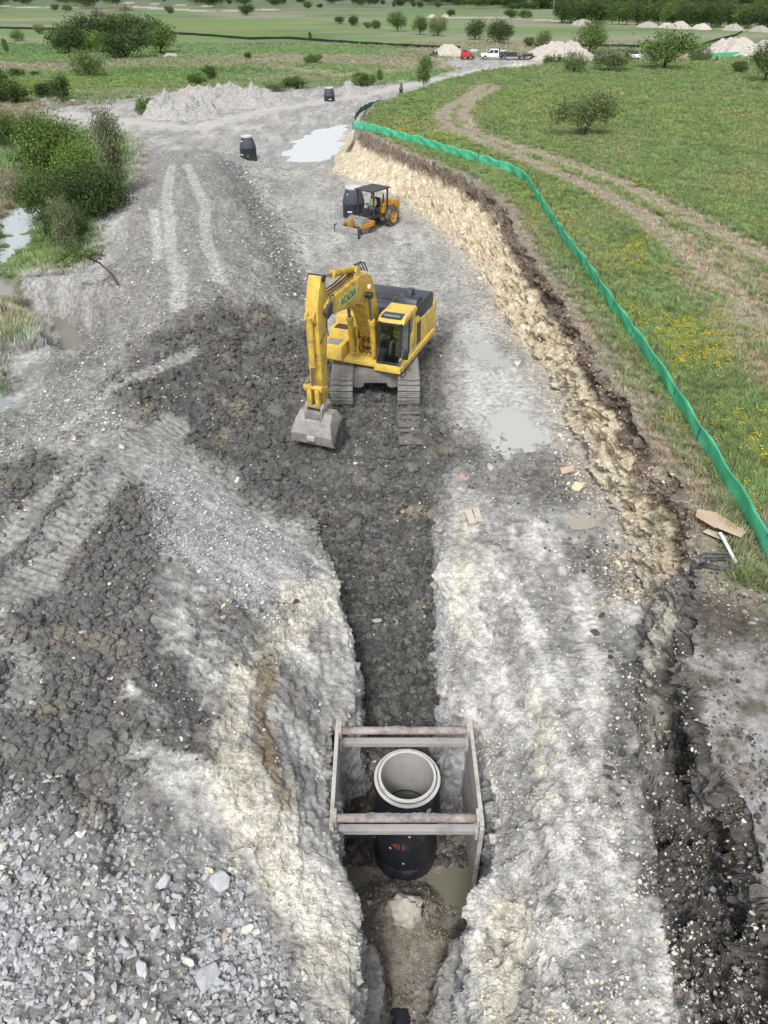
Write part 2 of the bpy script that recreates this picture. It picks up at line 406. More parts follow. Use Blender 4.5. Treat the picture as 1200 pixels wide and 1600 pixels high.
d += c(cliff)*(.15*fc_+.09*fd_+.20*facets(y*.75+.3*n_b, (z+.5*x)*1.3+.3*n_d, 8)) + c(wallt)*(.10*facets(y*1.8+.2*n_b, z*2.2, 5)+.045*facets(y*5, z*6, 6))
d += c(dig)*(1-c(clod))*(1-c(berm))*(1-c(mudflat))*(y < 30)*.012*fb_
d += c(cliff)*(0.18*n_b+0.08*n_d+0.10*bed+.04*n_c)
d += c(wallt)*(0.06*n_b+0.02*n_d+0.09*bed+.01*n_c)
d += c(dark)*(0.05*n_d+.03*n_c)
d += c(meadow)*(0.05*n_a+0.03*n_b+.05*c(dirtroad)*n_d)
d -= c(track)*.05
d += c(wheel)*(1-c(clod))*(x < -2.5)*(-.07+.035*np.sin((y+.35*x)*25)*smooth(-.3, .2, n_b))
disp[rows] = d
far_ = ~(Yr < 60)
xf, yf = X[far_], Yg[far_]
fd = 0.12*fbm(xf, yf, oct=4, f=0.25)*(1-meadow[far_]) + dig[far_]*(.18*fbm(xf, yf, oct=4, f=.8, billow=True))*(1-smooth(140, 240, yf))*(1-road[far_]*.6) + .10*meadow[far_]*fbm(xf, yf, oct=3, f=.5)
disp[far_] = fd*(1-smooth(300, 900, yf)*.5)
# furrows and gullies with a line of their own
gully = stroke([(310,1370),(318,1440),(300,1490)], .28, z=.6, soft=.8)+stroke([(185,1270),(180,1340)], .3, z=1.1, soft=.8)+.7*stroke([(180,445),(215,520),(215,560)], .5, z=1.2, soft=.9)
grow = .5*stroke([(405,1050),(430,1200),(480,1310)], .35, z=.4, soft=.9)
disp -= .22*gully+.14*grow
# spill ridges between the tracks on the berm
ridge = stroke([(180,680),(130,760),(60,850),(-20,920)], .45, z=1.8, soft=.9, wob=.8)+stroke([(330,512),(430,500),(480,500)], .5, z=1.4, soft=.9)+.8*stroke([(300,560),(230,600),(130,640)], .4, z=1.8, soft=.9)
disp += .22*ridge*(.5+.8*np.abs(fbm(X, Yg, oct=3, f=2.5)))
# wallow holes where the water stands
G = Pz + N0*disp[..., None]
WET = np.zeros(X.shape)
POOLS = [('creek', [(10,338),(30,322),(50,326),(58,350),(48,378),(24,396),(4,410),(2,370)], -.62, (.40,.44,.46), .06, .9),
 ('creek_pool', [(-80,440),(5,432),(24,450),(14,478),(-80,490)], -.75, (.22,.22,.20), .08, .8),
 ('ditch_water', [(56,492),(80,490),(118,512),(150,545),(140,556),(112,548),(85,518)], -.45, (.19,.17,.135), .08, .7),
 ('mud_pool', [(-120,595),(0,606),(20,622),(14,640),(-20,650),(-120,655)], -.28, (.26,.29,.31), .08, .8),
 ('pond', [(440,240),(465,214),(505,196),(536,191),(541,205),(532,228),(520,245),(480,249),(455,247)], .04, (.52,.55,.545), .06, .9),  # the sky's bright reflection is put into this pale base colour
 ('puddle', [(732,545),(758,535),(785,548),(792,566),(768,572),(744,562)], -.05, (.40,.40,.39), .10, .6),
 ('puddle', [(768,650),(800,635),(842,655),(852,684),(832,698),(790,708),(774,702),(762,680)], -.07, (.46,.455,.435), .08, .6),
 ('puddle', [(885,814),(905,809),(928,813),(924,822),(898,825)], -.0, (.36,.33,.27), .10, .5)]
def level(pts, q=20):
    r_ = []
    cx_ = sum(p[0] for p in pts)/len(pts); cy_ = sum(p[1] for p in pts)/len(pts)
    for s_ in (1.05, 1.2, 1.35):
        for (u, v) in pts:
            a, b_ = P(cx_+(u-cx_)*s_, cy_+(v-cy_)*s_, 0); k_ = min(NR-1, int(np.searchsorted(Yr, b_))); r_.append(np.interp(a, X[k_], G[k_, :, 2]))
    return float(np.percentile(r_, q))
for i_, (nm_, pts_, z_, c_, r_, s_) in enumerate(POOLS):
    if nm_ in ('pond', 'puddle', 'ditch_water'): z_ = level(pts_); POOLS[i_] = (nm_, pts_, z_, c_, r_, s_)
    q_ = [P(u, v, 0 if nm_ in ('pond', 'puddle') else z_) for u, v in pts_]
    rr_ = (Yr > min(b_ for a, b_ in q_)-5) & (Yr < max(b_ for a, b_ in q_)+5)
    x_, y_ = X[rr_], Yg[rr_]; big_ = 2.2 if nm_ in ('pond', 'creek') else 1.0
    sd_ = poly_sd(x_, y_, q_)+(.9*fbm(x_, y_, oct=4, f=.55)+.35*fbm(x_+40, y_, oct=3, f=1.9))*big_*.9
    w_ = smooth(-1.5*big_, -.15*big_, sd_)
    tgt_ = z_-.10*np.tanh(sd_/(.55*big_))+.035*fbm(x_, y_, oct=4, f=2.0)
    G[rr_, :, 2] = G[rr_, :, 2]*(1-w_)+tgt_*w_
    WET[rr_] = np.maximum(WET[rr_], smooth(-1.0*big_, -.1*big_, sd_))
# distant rise
G[..., 2] += 16*smooth(900, 3200, Yg)*(0.55+.45*fbm(X/900, Yg/900, oct=2))
NORM = normals(G)

# ---- colour of the earth itself (vertex colours, finer grain comes from the material)
def mixc(c, col, m): return c*(1-m[..., None])+np.array(col)*m[..., None]
nlow = fbm(X, Yg, oct=4, f=.35); nmid = fbm(X, Yg, oct=4, f=1.6); nfar = fbm(X, Yg, oct=4, f=.05); nfine = fbm(X, Yg, G[..., 2], oct=3, f=6.0)
C = np.empty(X.shape+(3,)); C[:] = (.345, .341, .33)
C *= (1+.4*nlow+.55*nmid)[..., None]
C = mixc(C, (.20, .195, .185), smooth(.1, .6, nlow*.6+nmid)*.45*dig)
stL = fbm((X+Yg)*1.0, (X-Yg)*.22, oct=4); stR = fbm(X*1.5, Yg*.33, oct=4); stF = fbm(X*.7+3, Yg*.16, oct=4)
leftm = dig*smooth(.5, -1.5, X)*(Yg < 17); rightm = dig*smooth(0, 1.5, X)*(Yg < 17); farm = dig*smooth(17, 24, Yg)
C = mixc(C, (.15, .147, .143), leftm*smooth(.02, .42, stL+.4*nmid)*.75)
C = mixc(C, (.66, .655, .635), leftm*smooth(-.05, .35, -stL+.3*nmid)*.62)
C = mixc(C, (.17, .167, .16), rightm*smooth(.16, .55, stR+.5*nmid)*.5)
C = mixc(C, (.68, .67, .645), rightm*smooth(-.15, .3, -stR+.4*nmid)*.68)
C = mixc(C, (.20, .195, .185), farm*smooth(.05, .45, stF+.5*nmid)*.6)
C = mixc(C, (.50, .495, .475), farm*smooth(.05, .45, -stF+.4*nmid)*.5)
C = mixc(C, (.195, .191, .184), berm*.66)
flank = stroke([(352,262),(405,330),(440,400),(470,455)], 1.5, z=.9, soft=.7, wob=.7)+.8*stroke([(330,515),(420,500),(480,505)], .6, z=1.3, soft=.8, wob=.8)+stroke([(100,480),(160,530),(150,570)], .7, z=0, soft=.8, wob=.6)*.8+.8*stroke([(0,600),(60,570),(110,575),(150,590)], .9, z=.2, soft=.8, wob=.8)  # berm side facing away from the sun: its shade is deepened in the colour
C = mixc(C, (.13, .127, .122), np.clip(flank*(.9+.6*nmid), 0, 1)*.75)
C = mixc(C, (.43, .425, .415), track*.75*berm)
C = mixc(C, (.50, .485, .455), road*.65)
C = mixc(C, (.34, .35, .365), gray2*.6)
C = mixc(C, (.64, .605, .49), cream*np.clip(.62+.7*nmid, 0, 1))
C = mixc(C, (.74, .72, .66), cream*smooth(.1, .5, nlow+.5*nfine)*.6)
C = mixc(C, (.205, .20, .195), rubble*np.clip(.7+.8*nmid, 0, 1)*.9)
C = mixc(C, (.31, .325, .35), rubble*smooth(.0, .35, nlow-nmid*.4)*.7)
C = mixc(C, (.085, .082, .079), np.clip(dark*(1+.8*nmid), 0, 1)*.9)
C = mixc(C, (.20, .155, .10), stain*.8)
C = mixc(C, (.52, .52, .505), mudflat*.92*np.clip(.9+.4*nmid, 0, 1))
C = mixc(C, (.098, .096, .093), clod*np.clip(.93+.5*nmid, 0, 1))
C = mixc(C, (.165, .162, .157), clod*smooth(-3.5, -5, X)*smooth(20, 17, Yg)*.6)
C = mixc(C, (.27, .268, .26), wheel*(X < -2.5)*.75*dig)
C = mixc(C, (.33, .28, .19), clod*smooth(.28, .5, fbm(X+31, Yg, oct=3, f=.8))*.5)
# trench walls: grey marl, darker lower down
C = mixc(C, (.36, .37, .39), wallt*.75)
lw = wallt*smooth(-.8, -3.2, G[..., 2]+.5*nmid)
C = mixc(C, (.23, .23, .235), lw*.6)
C = mixc(C, (.58, .56, .49), wallt*smooth(-.7, 0.1, G[..., 2]+.5*nmid)*.8)
inner = (M['t'] > .6)*(Yg < 9.4)
C = mixc(C, (.24, .205, .165), inner*np.clip(.8+.6*nmid, 0, 1))
shelf = inner*(Yg < 6.8)*(G[..., 2] > -4.0)
C = mixc(C, (.36, .36, .35), shelf*.9)
# cut bank: cream limestone, brown topsoil along the brow, grey foot
ch = np.clip(M['k'], 0, 1)
cw = ch+.16*fbm(X*1.3, Yg*1.3, G[..., 2]*1.3, oct=4)
clf = smooth(11.9, 13.4, Yg+1.2*nlow)
cl = cliff*clf
C = mixc(C, (.55, .475, .335), cl*np.clip(.9+.2*nlow, 0, 1))
C = mixc(C, (.74, .70, .60), cl*smooth(.05, .45, fbm(X, Yg, G[..., 2], oct=4, f=1.7))*.75)
C = mixc(C, (.30, .22, .13), cl*smooth(.10, .45, fbm(X+9, Yg, G[..., 2], oct=4, f=1.9))*.75)
C = mixc(C, (.36, .36, .35), cl*(1-smooth(.1, .45, cw))*(.55+.45*smooth(.0, .3, nlow))*smooth(34, 20, Yg)*.55)
C = mixc(C, (.085, .062, .052), cl*smooth(.72, .82, cw)*(0.85+.15*smooth(0, .4, nmid)))
C = mixc(C, (.33, .26, .21), cl*smooth(.76, .95, cw)*smooth(.05, .4, nfine)*.45)
cn = cliff*(1-clf)*(1-cream*.8)
C = mixc(C, (.085, .078, .072), cn*np.clip(.8+.6*nmid, 0, 1)*.85)
# talus below the bank
tal = smooth(1.7, .1, M['xb']-X)*(X < M['xb']+.3)*(Yg > 13)*(Yg < 70)
C = mixc(C, (.50, .44, .33), tal*np.clip(.45+.8*nmid, 0, 1)*(1-mudflat*.7)*.8)
# meadow and fields
gr = np.empty(C.shape); gr[:] = (.135, .194, .080)
gr *= (1+.28*nlow+.18*nmid)[..., None]
gr = mixc(gr, (.22, .20, .12), meadow*smooth(.0, .45, fbm(X+50, Yg, oct=4, f=.11))*.34)
ff = grass*(1-meadow)
gr = mixc(gr, (.15, .235, .10), ff*.7)
gr = mixc(gr, (.28, .245, .20), ff*smooth(-.06, .26, fbm(X*.35+7, Yg, oct=4, f=.024))*.75)
gr = mixc(gr, (.085, .14, .05), ff*smooth(.05, .4, fbm(X*.4, Yg+70, oct=4, f=.035))*.6)
gr = mixc(gr, (.16, .22, .055), ff*smooth(.1, .35, fbm(X*.3, Yg+270, oct=3, f=.02))*.55)
gr = mixc(gr, (.10, .12, .10), ff*smooth(350, 900, Yg)*.6)
dry = zone([(0,320),(20,275),(55,245),(72,265),(45,310),(12,330),(-2,400),(-150,430),(-150,300)], z=-.4, soft=.3)
gr = mixc(gr, (.26, .23, .19), dry*.8)
gr = mixc(gr, (.27, .23, .19), np.clip(bare*(1+.5*nmid), 0, 1)*.85)
gr = mixc(gr, (.31, .265, .21), np.clip(dirtroad*(1+.7*nmid), 0, 1)*.9)
gr = mixc(gr, (.085, .072, .06), brow*smooth(12.6, 11.0, Yg+.7*(X-7.2)+nlow)*np.clip(.85+.5*nmid, 0, 1))
gr = mixc(gr, (.34, .335, .33), brow*smooth(11.0, 9.4, Yg+nlow*1.5)*smooth(-.4, .15, nmid)*.85)
gr = mixc(gr, (.52, .46, .40), farpath*.85)
gr = mixc(gr, (.34, .30, .24), ff*stroke([(430,105),(530,118),(640,110),(700,105)], 5, wob=1, soft=.9)*.6)
C = C*(1-grass[..., None])+gr*grass[..., None]
C *= (1-.16*WET*dig)[..., None]
C = np.clip(C, .02, .8)

def grid_mesh(name, V, colors):
    nr, nc = V.shape[:2]
    me = bpy.data.meshes.new(name)
    me.vertices.add(nr*nc)
    me.vertices.foreach_set('co', V.reshape(-1).astype(np.float32))
    a = (np.arange(nr-1)[:, None]*nc+np.arange(nc-1)[None]).reshape(-1)
    q = np.stack([a, a+1, a+nc+1, a+nc], 1).astype(np.int32)
    nf = len(q)
    me.loops.add(nf*4); me.loops.foreach_set('vertex_index', q.reshape(-1))
    me.polygons.add(nf); me.polygons.foreach_set('loop_start', np.arange(0, nf*4, 4, dtype=np.int32))
    me.polygons.foreach_set('use_smooth', SMOOTHF.reshape(-1))
    at = me.color_attributes.new('earth', 'FLOAT_COLOR', 'POINT')
    rgba = np.ones((nr*nc, 4), np.float32); rgba[:, :3] = colors.reshape(-1, 3); rgba[:, 3] = 1-np.clip(WETNESS.reshape(-1), 0, 1)
    at.data.foreach_set('color', rgba.reshape(-1))
    me.update(calc_edges=True)
    return me

# ---- looking a height up
def gz(x, y):
    r = int(np.clip(np.searchsorted(Yr, y), 1, NR-1))
    f = (y-Yr[r-1])/(Yr[r]-Yr[r-1])
    za = np.interp(x, X[r-1], G[r-1, :, 2]); zb = np.interp(x, X[r], G[r, :, 2])
    return float(za*(1-f)+zb*f)
def at(u, v, n=8):
    """where the ground is that the photograph shows at pixel (u, v)"""
    z = 0.0
    for i in range(n):
        x, y = P(u, v, z); z = 0.5*z+0.5*gz(x, y)
    return Vector((x, y, gz(x, y)))

# ---- earth material
def newmat(name, rough=.8):
    m = bpy.data.materials.new(name); m.use_nodes = True
    nt = m.node_tree; b = nt.nodes['Principled BSDF']; b.inputs['Roughness'].default_value = rough
    return m, nt, b
def N(nt, t, **kw):
    n = nt.nodes.new(t)
    for k, v in kw.items():
        if k.startswith('_'): setattr(n, k[1:], v)
        else: n.inputs[k].default_value = v
    return n
def L(nt, a, b): nt.links.new(a, b)

m_earth, nt, b = newmat('earth', .95)
b.inputs['Specular IOR Level'].default_value = .2
va = N(nt, 'ShaderNodeAttribute', _attribute_name='earth')
tc = N(nt, 'ShaderNodeNewGeometry')
n1 = N(nt, 'ShaderNodeTexNoise', Scale=5.0, Detail=8.0, Roughness=.68)
n2 = N(nt, 'ShaderNodeTexNoise', Scale=34.0, Detail=5.0, Roughness=.7)
vo = N(nt, 'ShaderNodeTexVoronoi', Scale=13.0)
for n_ in (n1, n2, vo): L(nt, tc.outputs['Position'], n_.inputs['Vector'])
r1 = N(nt, 'ShaderNodeMapRange', **{'From Min': .32, 'From Max': .68, 'To Min': .52, 'To Max': 1.42})
r2 = N(nt, 'ShaderNodeMapRange', **{'From Min': .35, 'From Max': .65, 'To Min': .72, 'To Max': 1.26})
L(nt, n1.outputs['Fac'], r1.inputs['Value']); L(nt, n2.outputs['Fac'], r2.inputs['Value'])
mu = N(nt, 'ShaderNodeMath', _operation='MULTIPLY'); L(nt, r1.outputs[0], mu.inputs[0]); L(nt, r2.outputs[0], mu.inputs[1])
vm = N(nt, 'ShaderNodeVectorMath', _operation='SCALE'); L(nt, va.outputs['Color'], vm.inputs[0]); L(nt, mu.outputs[0], vm.inputs['Scale'])
rw = N(nt, 'ShaderNodeMapRange', **{'To Min': .22, 'To Max': .95}); L(nt, va.outputs['Alpha'], rw.inputs['Value']); L(nt, rw.outputs[0], b.inputs['Roughness'])
sw = N(nt, 'ShaderNodeMapRange', **{'To Min': .55, 'To Max': .2}); L(nt, va.outputs['Alpha'], sw.inputs['Value']); L(nt, sw.outputs[0], b.inputs['Specular IOR Level'])
bs = N(nt, 'ShaderNodeMapRange', **{'To Min': .12, 'To Max': .9}); L(nt, va.outputs['Alpha'], bs.inputs['Value'])
L(nt, vm.outputs[0], b.inputs['Base Color'])
bp = N(nt, 'ShaderNodeBump', Strength=.9, Distance=.07); L(nt, n1.outputs['Fac'], bp.inputs['Height']); L(nt, bs.outputs[0], bp.inputs['Strength'])
bp2 = N(nt, 'ShaderNodeBump', Strength=.7, Distance=.016); L(nt, n2.outputs['Fac'], bp2.inputs['Height']); L(nt, bp.outputs[0], bp2.inputs['Normal'])
L(nt, bp2.outputs[0], b.inputs['Normal'])

ROCKY = np.maximum.reduce([cliff, wallt, dig*(1-clod)*(1-berm)*(Yg < 15)*(X > .3)*(X-M['xr'] < 2.2), dig*(1-clod)*(Yg < 14)*(X < -.5)*(X > -5)*cream])
SMOOTHF = ROCKY[:-1, :-1] < .5
WETNESS = np.clip(np.maximum(WET*.9, mudflat*.75*smooth(-.4, .2, nmid))*dig, 0, 1)
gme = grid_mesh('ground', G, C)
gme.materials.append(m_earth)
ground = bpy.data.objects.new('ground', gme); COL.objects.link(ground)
tag(ground, kind='structure')
# ================================================================== materials
def dirty(name, col, dirt=(.30, .285, .26), amount=.35, rough=.5, metal=0.0, scale=3.0, spec=.5, bump=.15):
    m, nt, b = newmat(name, rough)
    b.inputs['Metallic'].default_value = metal
    b.inputs['Specular IOR Level'].default_value = spec
    g = N(nt, 'ShaderNodeTexCoord')
    n1 = N(nt, 'ShaderNodeTexNoise', Scale=scale, Detail=8.0, Roughness=.7)
    n2 = N(nt, 'ShaderNodeTexNoise', Scale=scale*9, Detail=4.0, Roughness=.7)
    L(nt, g.outputs['Object'], n1.inputs['Vector']); L(nt, g.outputs['Object'], n2.inputs['Vector'])
    ad = N(nt, 'ShaderNodeMath', _operation='MULTIPLY_ADD'); ad.inputs[1].default_value = .35
    L(nt, n2.outputs['Fac'], ad.inputs[0]); L(nt, n1.outputs['Fac'], ad.inputs[2])
    mr = N(nt, 'ShaderNodeMapRange', **{'From Min': .95-amount*.75, 'From Max': 1.02-amount*.4, 'To Min': 0.0, 'To Max': min(1.0, .55+amount*.5)})
    L(nt, ad.outputs[0], mr.inputs['Value'])
    mx = N(nt, 'ShaderNodeMix', _data_type='RGBA'); mx.inputs['A'].default_value = (*col, 1); mx.inputs['B'].default_value = (*dirt, 1)
    L(nt, mr.outputs[0], mx.inputs['Factor']); L(nt, mx.outputs['Result'], b.inputs['Base Color'])
    rr = N(nt, 'ShaderNodeMapRange', **{'To Min': rough, 'To Max': .9}); L(nt, mr.outputs[0], rr.inputs['Value']); L(nt, rr.outputs[0], b.inputs['Roughness'])
    if bump:
        bp = N(nt, 'ShaderNodeBump', Strength=bump, Distance=.02); L(nt, n2.outputs['Fac'], bp.inputs['Height']); L(nt, bp.outputs[0], b.inputs['Normal'])
    return m
def tinted(name, rough=.9, extra=0.35, scale=9.0, leaf=False, bump=.6):
    """colour comes from each instance, with grain"""
    m, nt, b = newmat(name, rough)
    b.inputs['Specular IOR Level'].default_value = .2
    a = N(nt, 'ShaderNodeAttribute', _attribute_name='tint', _attribute_type='INSTANCER')
    g = N(nt, 'ShaderNodeNewGeometry')
    n1 = N(nt, 'ShaderNodeTexNoise', Scale=scale, Detail=5.0, Roughness=.7); L(nt, g.outputs['Position'], n1.inputs['Vector'])
    mr = N(nt, 'ShaderNodeMapRange', **{'From Min': .3, 'From Max': .7, 'To Min': 1-extra, 'To Max': 1+extra}); L(nt, n1.outputs['Fac'], mr.inputs['Value'])
    vm = N(nt, 'ShaderNodeVectorMath', _operation='SCALE'); L(nt, a.outputs['Color'], vm.inputs[0]); L(nt, mr.outputs[0], vm.inputs['Scale'])
    L(nt, vm.outputs[0], b.inputs['Base Color'])
    if bump:
        bp = N(nt, 'ShaderNodeBump', Strength=bump, Distance=.02); L(nt, n1.outputs['Fac'], bp.inputs['Height']); L(nt, bp.outputs[0], b.inputs['Normal'])
    if leaf:
        tr = N(nt, 'ShaderNodeBsdfTranslucent'); L(nt, vm.outputs[0], tr.inputs['Color'])
        ms = N(nt, 'ShaderNodeMixShader', Fac=.35); L(nt, b.outputs[0], ms.inputs[1]); L(nt, tr.outputs[0], ms.inputs[2])
        L(nt, ms.outputs[0], nt.nodes['Material Output'].inputs['Surface'])
    return m
def leafmat(name, col):
    m, nt, b = newmat(name, .6)
    b.inputs['Specular IOR Level'].default_value = .25
    a = N(nt, 'ShaderNodeAttribute', _attribute_name='leaf')
    oi = N(nt, 'ShaderNodeObjectInfo')
    mr = N(nt, 'ShaderNodeMapRange', **{'To Min': .8, 'To Max': 1.2}); L(nt, oi.outputs['Random'], mr.inputs['Value'])
    mx = N(nt, 'ShaderNodeMix', _data_type='RGBA', _blend_type='MULTIPLY'); mx.inputs['Factor'].default_value = 1.0
    mx.inputs['A'].default_value = (*col, 1); L(nt, a.outputs['Color'], mx.inputs['B'])
    vm = N(nt, 'ShaderNodeVectorMath', _operation='SCALE'); L(nt, mx.outputs['Result'], vm.inputs[0]); L(nt, mr.outputs[0], vm.inputs['Scale'])
    L(nt, vm.outputs[0], b.inputs['Base Color'])
    tr = N(nt, 'ShaderNodeBsdfTranslucent'); L(nt, vm.outputs[0], tr.inputs['Color'])
    ms = N(nt, 'ShaderNodeMixShader', Fac=.3); L(nt, b.outputs[0], ms.inputs[1]); L(nt, tr.outputs[0], ms.inputs[2])
    L(nt, ms.outputs[0], nt.nodes['Material Output'].inputs['Surface'])
    return m
def glassmat(name, tint=(.75, .82, .82), gloss=.5):
    m, nt, b = newmat(name)
    nt.nodes.remove(b)
    t = N(nt, 'ShaderNodeBsdfTransparent'); t.inputs['Color'].default_value = (*tint, 1)
    g = N(nt, 'ShaderNodeBsdfGlossy', Roughness=.04); g.inputs['Color'].default_value = (.9, .95, 1, 1)
    f = N(nt, 'ShaderNodeFresnel', IOR=1.5)
    mm = N(nt, 'ShaderNodeMath', _operation='ADD'); mm.inputs[1].default_value = gloss*.12; L(nt, f.outputs[0], mm.inputs[0])
    ms = N(nt, 'ShaderNodeMixShader'); L(nt, mm.outputs[0], ms.inputs[0]); L(nt, t.outputs[0], ms.inputs[1]); L(nt, g.outputs[0], ms.inputs[2])
    L(nt, ms.outputs[0], nt.nodes['Material Output'].inputs['Surface'])
    return m
MUD = (.27, .255, .235)
MAT = dict(
    yellow=dirty('yellow_paint', (.72, .50, .07), (.33, .27, .17), .47, .52, 0, 2.2),
    yellow_dirty=dirty('worn_yellow_paint', (.64, .43, .065), (.16, .12, .08), .44, .5),
    amber=dirty('amber_paint', (.50, .25, .02), MUD, .34, .5),
    black=dirty('black_paint', (.022, .024, .028), (.16, .155, .15), .35, .45),
    hood=dirty('dark_hood_paint', (.035, .042, .055), (.17, .17, .17), .30, .42),
    rubber=dirty('rubber', (.022, .022, .022), (.25, .24, .22), .50, .8),
    steel=dirty('muddy_steel', (.22, .215, .21), (.40, .39, .37), .55, .55, .3, 4),
    shoe=dirty('track_steel', (.15, .147, .14), (.33, .32, .30), .55, .6, .2, 5),
    mudbody=dirty('caked_mud', (.15, .145, .135), (.27, .26, .24), .55, .95, 0, 3, .1, .6),
    chrome=dirty('chrome_rod', (.35, .35, .36), (.3, .3, .3), .1, .2, .9),
    glass=glassmat('cab_glass', (.55, .64, .62)),
    concrete=dirty('pale_concrete', (.58, .58, .57), (.42, .41, .39), .4, .85, 0, 4, .2, .2),
    inner=dirty('grey_liner', (.42, .415, .41), (.30, .29, .28), .35, .7, 0, 2, .3, .05),
    coat=dirty('black_coating', (.022, .025, .034), (.11, .11, .12), .34, .5, 0, 2.5, .4, .2),
    coat2=dirty('slate_coating', (.055, .063, .083), (.16, .165, .18), .30, .65, 0, 2.5, .3, .2),
    rust=dirty('rusty_pipe', (.155, .085, .07), (.40, .385, .37), .60, .8, 0, 2.0, .2, .3),
    greybar=dirty('grey_crossbar', (.36, .355, .35), (.24, .23, .22), .42, .8, 0, 2.5, .2, .3),
    shield=dirty('shield_plate', (.40, .395, .385), (.22, .20, .17), .45, .8, 0, 1.6, .2, .25),
    shieldrim=dirty('shield_rim', (.47, .46, .44), (.18, .17, .10), .42, .8, 0, 2.2, .2, .2),
    ply=dirty('plywood', (.50, .36, .25), (.55, .50, .44), .45, .85, 0, 1.6, .2, .1),
    wood=dirty('pale_plank', (.55, .49, .40), (.40, .36, .30), .35, .85, 0, 4, .2, .1),
    hose=dirty('black_hose', (.03, .03, .035), (.20, .20, .20), .4, .5),
    white=dirty('white_paint', (.75, .75, .74), (.55, .53, .50), .3, .4),
    red=dirty('red_paint', (.50, .035, .03), (.25, .18, .15), .25, .45),
    cyan=dirty('pale_blue_pipe', (.42, .66, .70), (.5, .6, .6), .2, .4),
    darkmetal=dirty('dark_metal', (.05, .05, .055), (.18, .17, .16), .4, .6),
    skin=dirty('skin', (.42, .24, .16), (.36, .2, .13), .2, .6, 0, 3, .3, 0),
    lime=dirty('lime_vest', (.22, .62, .06), (.2, .5, .08), .2, .8, 0, 8, .2, .1),
    neon=dirty('yellow_vest', (.66, .78, .06), (.5, .6, .1), .2, .8, 0, 8, .2, .1),
    denim=dirty('denim', (.13, .20, .30), (.18, .24, .32), .4, .9, 0, 8, .1, .1),
    greycloth=dirty('grey_trousers', (.30, .33, .30), (.22, .24, .22), .4, .9, 0, 8, .1, .1),
    shirt=dirty('pale_shirt', (.55, .52, .50), (.4, .38, .36), .3, .9, 0, 8, .1, .1),
    darkcloth=dirty('dark_clothes', (.06, .065, .08), (.12, .12, .12), .3, .9, 0, 8, .1, .1),
    green_text=dirty('green_lettering', (.015, .20, .10), (.1, .3, .2), .15, .5),
    white_text=dirty('white_marking', (.70, .72, .74), (.4, .4, .4), .2, .7),
    orange_text=dirty('orange_spray_paint', (.36, .075, .03), (.06, .03, .03), .5, .8),
    blackfence=dirty('black_fabric', (.018, .02, .02), (.06, .06, .05), .3, .9),
    bark=dirty('bark', (.075, .062, .050), (.15, .135, .115), .45, .95, 0, 6, .1, .4),
    deadwood=dirty('dead_twigs', (.13, .105, .095), (.2, .17, .15), .45, .95, 0, 6, .1, .4),
)
# green fence fabric: woven, a little light comes through
m_fab, nt, b = newmat('green_fence_fabric', .6)
g = N(nt, 'ShaderNodeTexCoord'); n1 = N(nt, 'ShaderNodeTexNoise', Scale=1.4, Detail=6.0); L(nt, g.outputs['Object'], n1.inputs['Vector'])
cr = N(nt, 'ShaderNodeMix', _data_type='RGBA'); cr.inputs['A'].default_value = (.06, .54, .29, 1); cr.inputs['B'].default_value = (.18, .78, .50, 1)
mr = N(nt, 'ShaderNodeMapRange', **{'From Min': .3, 'From Max': .7}); L(nt, n1.outputs['Fac'], mr.inputs['Value']); L(nt, mr.outputs[0], cr.inputs['Factor'])
L(nt, cr.outputs['Result'], b.inputs['Base Color'])
tr = N(nt, 'ShaderNodeBsdfTranslucent'); L(nt, cr.outputs['Result'], tr.inputs['Color'])
ms = N(nt, 'ShaderNodeMixShader', Fac=.25); L(nt, b.outputs[0], ms.inputs[1]); L(nt, tr.outputs[0], ms.inputs[2]); L(nt, ms.outputs[0], nt.nodes['Material Output'].inputs['Surface'])
MAT['fabric'] = m_fab
# rock for single stones: colour per object
def rockmat(name, c1, c2):
    m, nt, b = newmat(name, .9)
    b.inputs['Specular IOR Level'].default_value = .2
    g = N(nt, 'ShaderNodeTexCoord'); oi = N(nt, 'ShaderNodeObjectInfo')
    n1 = N(nt, 'ShaderNodeTexNoise', Scale=5.0, Detail=7.0, Roughness=.7); L(nt, g.outputs['Object'], n1.inputs['Vector'])
    mr = N(nt, 'ShaderNodeMapRange', **{'From Min': .35, 'From Max': .65}); L(nt, n1.outputs['Fac'], mr.inputs['Value'])
    mx = N(nt, 'ShaderNodeMix', _data_type='RGBA'); mx.inputs['A'].default_value = (*c1, 1); mx.inputs['B'].default_value = (*c2, 1); L(nt, mr.outputs[0], mx.inputs['Factor'])
    ro = N(nt, 'ShaderNodeMapRange', **{'To Min': .8, 'To Max': 1.2}); L(nt, oi.outputs['Random'], ro.inputs['Value'])
    vm = N(nt, 'ShaderNodeVectorMath', _operation='SCALE'); L(nt, mx.outputs['Result'], vm.inputs[0]); L(nt, ro.outputs[0], vm.inputs['Scale']); L(nt, vm.outputs[0], b.inputs['Base Color'])
    bp = N(nt, 'ShaderNodeBump', Strength=.5, Distance=.03); L(nt, n1.outputs['Fac'], bp.inputs['Height']); L(nt, bp.outputs[0], b.inputs['Normal'])
    return m
MAT['rock_grey'] = rockmat('grey_rock', (.33, .345, .37), (.46, .47, .49))
MAT['rock_pale'] = rockmat('pale_rock', (.50, .47, .40), (.66, .64, .58))
MAT['rock_cream'] = rockmat('cream_rock', (.55, .45, .28), (.66, .60, .46))
MAT['rock_dark'] = rockmat('dark_clod', (.05, .047, .044), (.10, .095, .09))
MAT['heap_grey'] = rockmat('grey_heap', (.20, .197, .19), (.40, .395, .38))
MAT['heap_pale'] = rockmat('pale_heap', (.30, .275, .245), (.50, .465, .42))

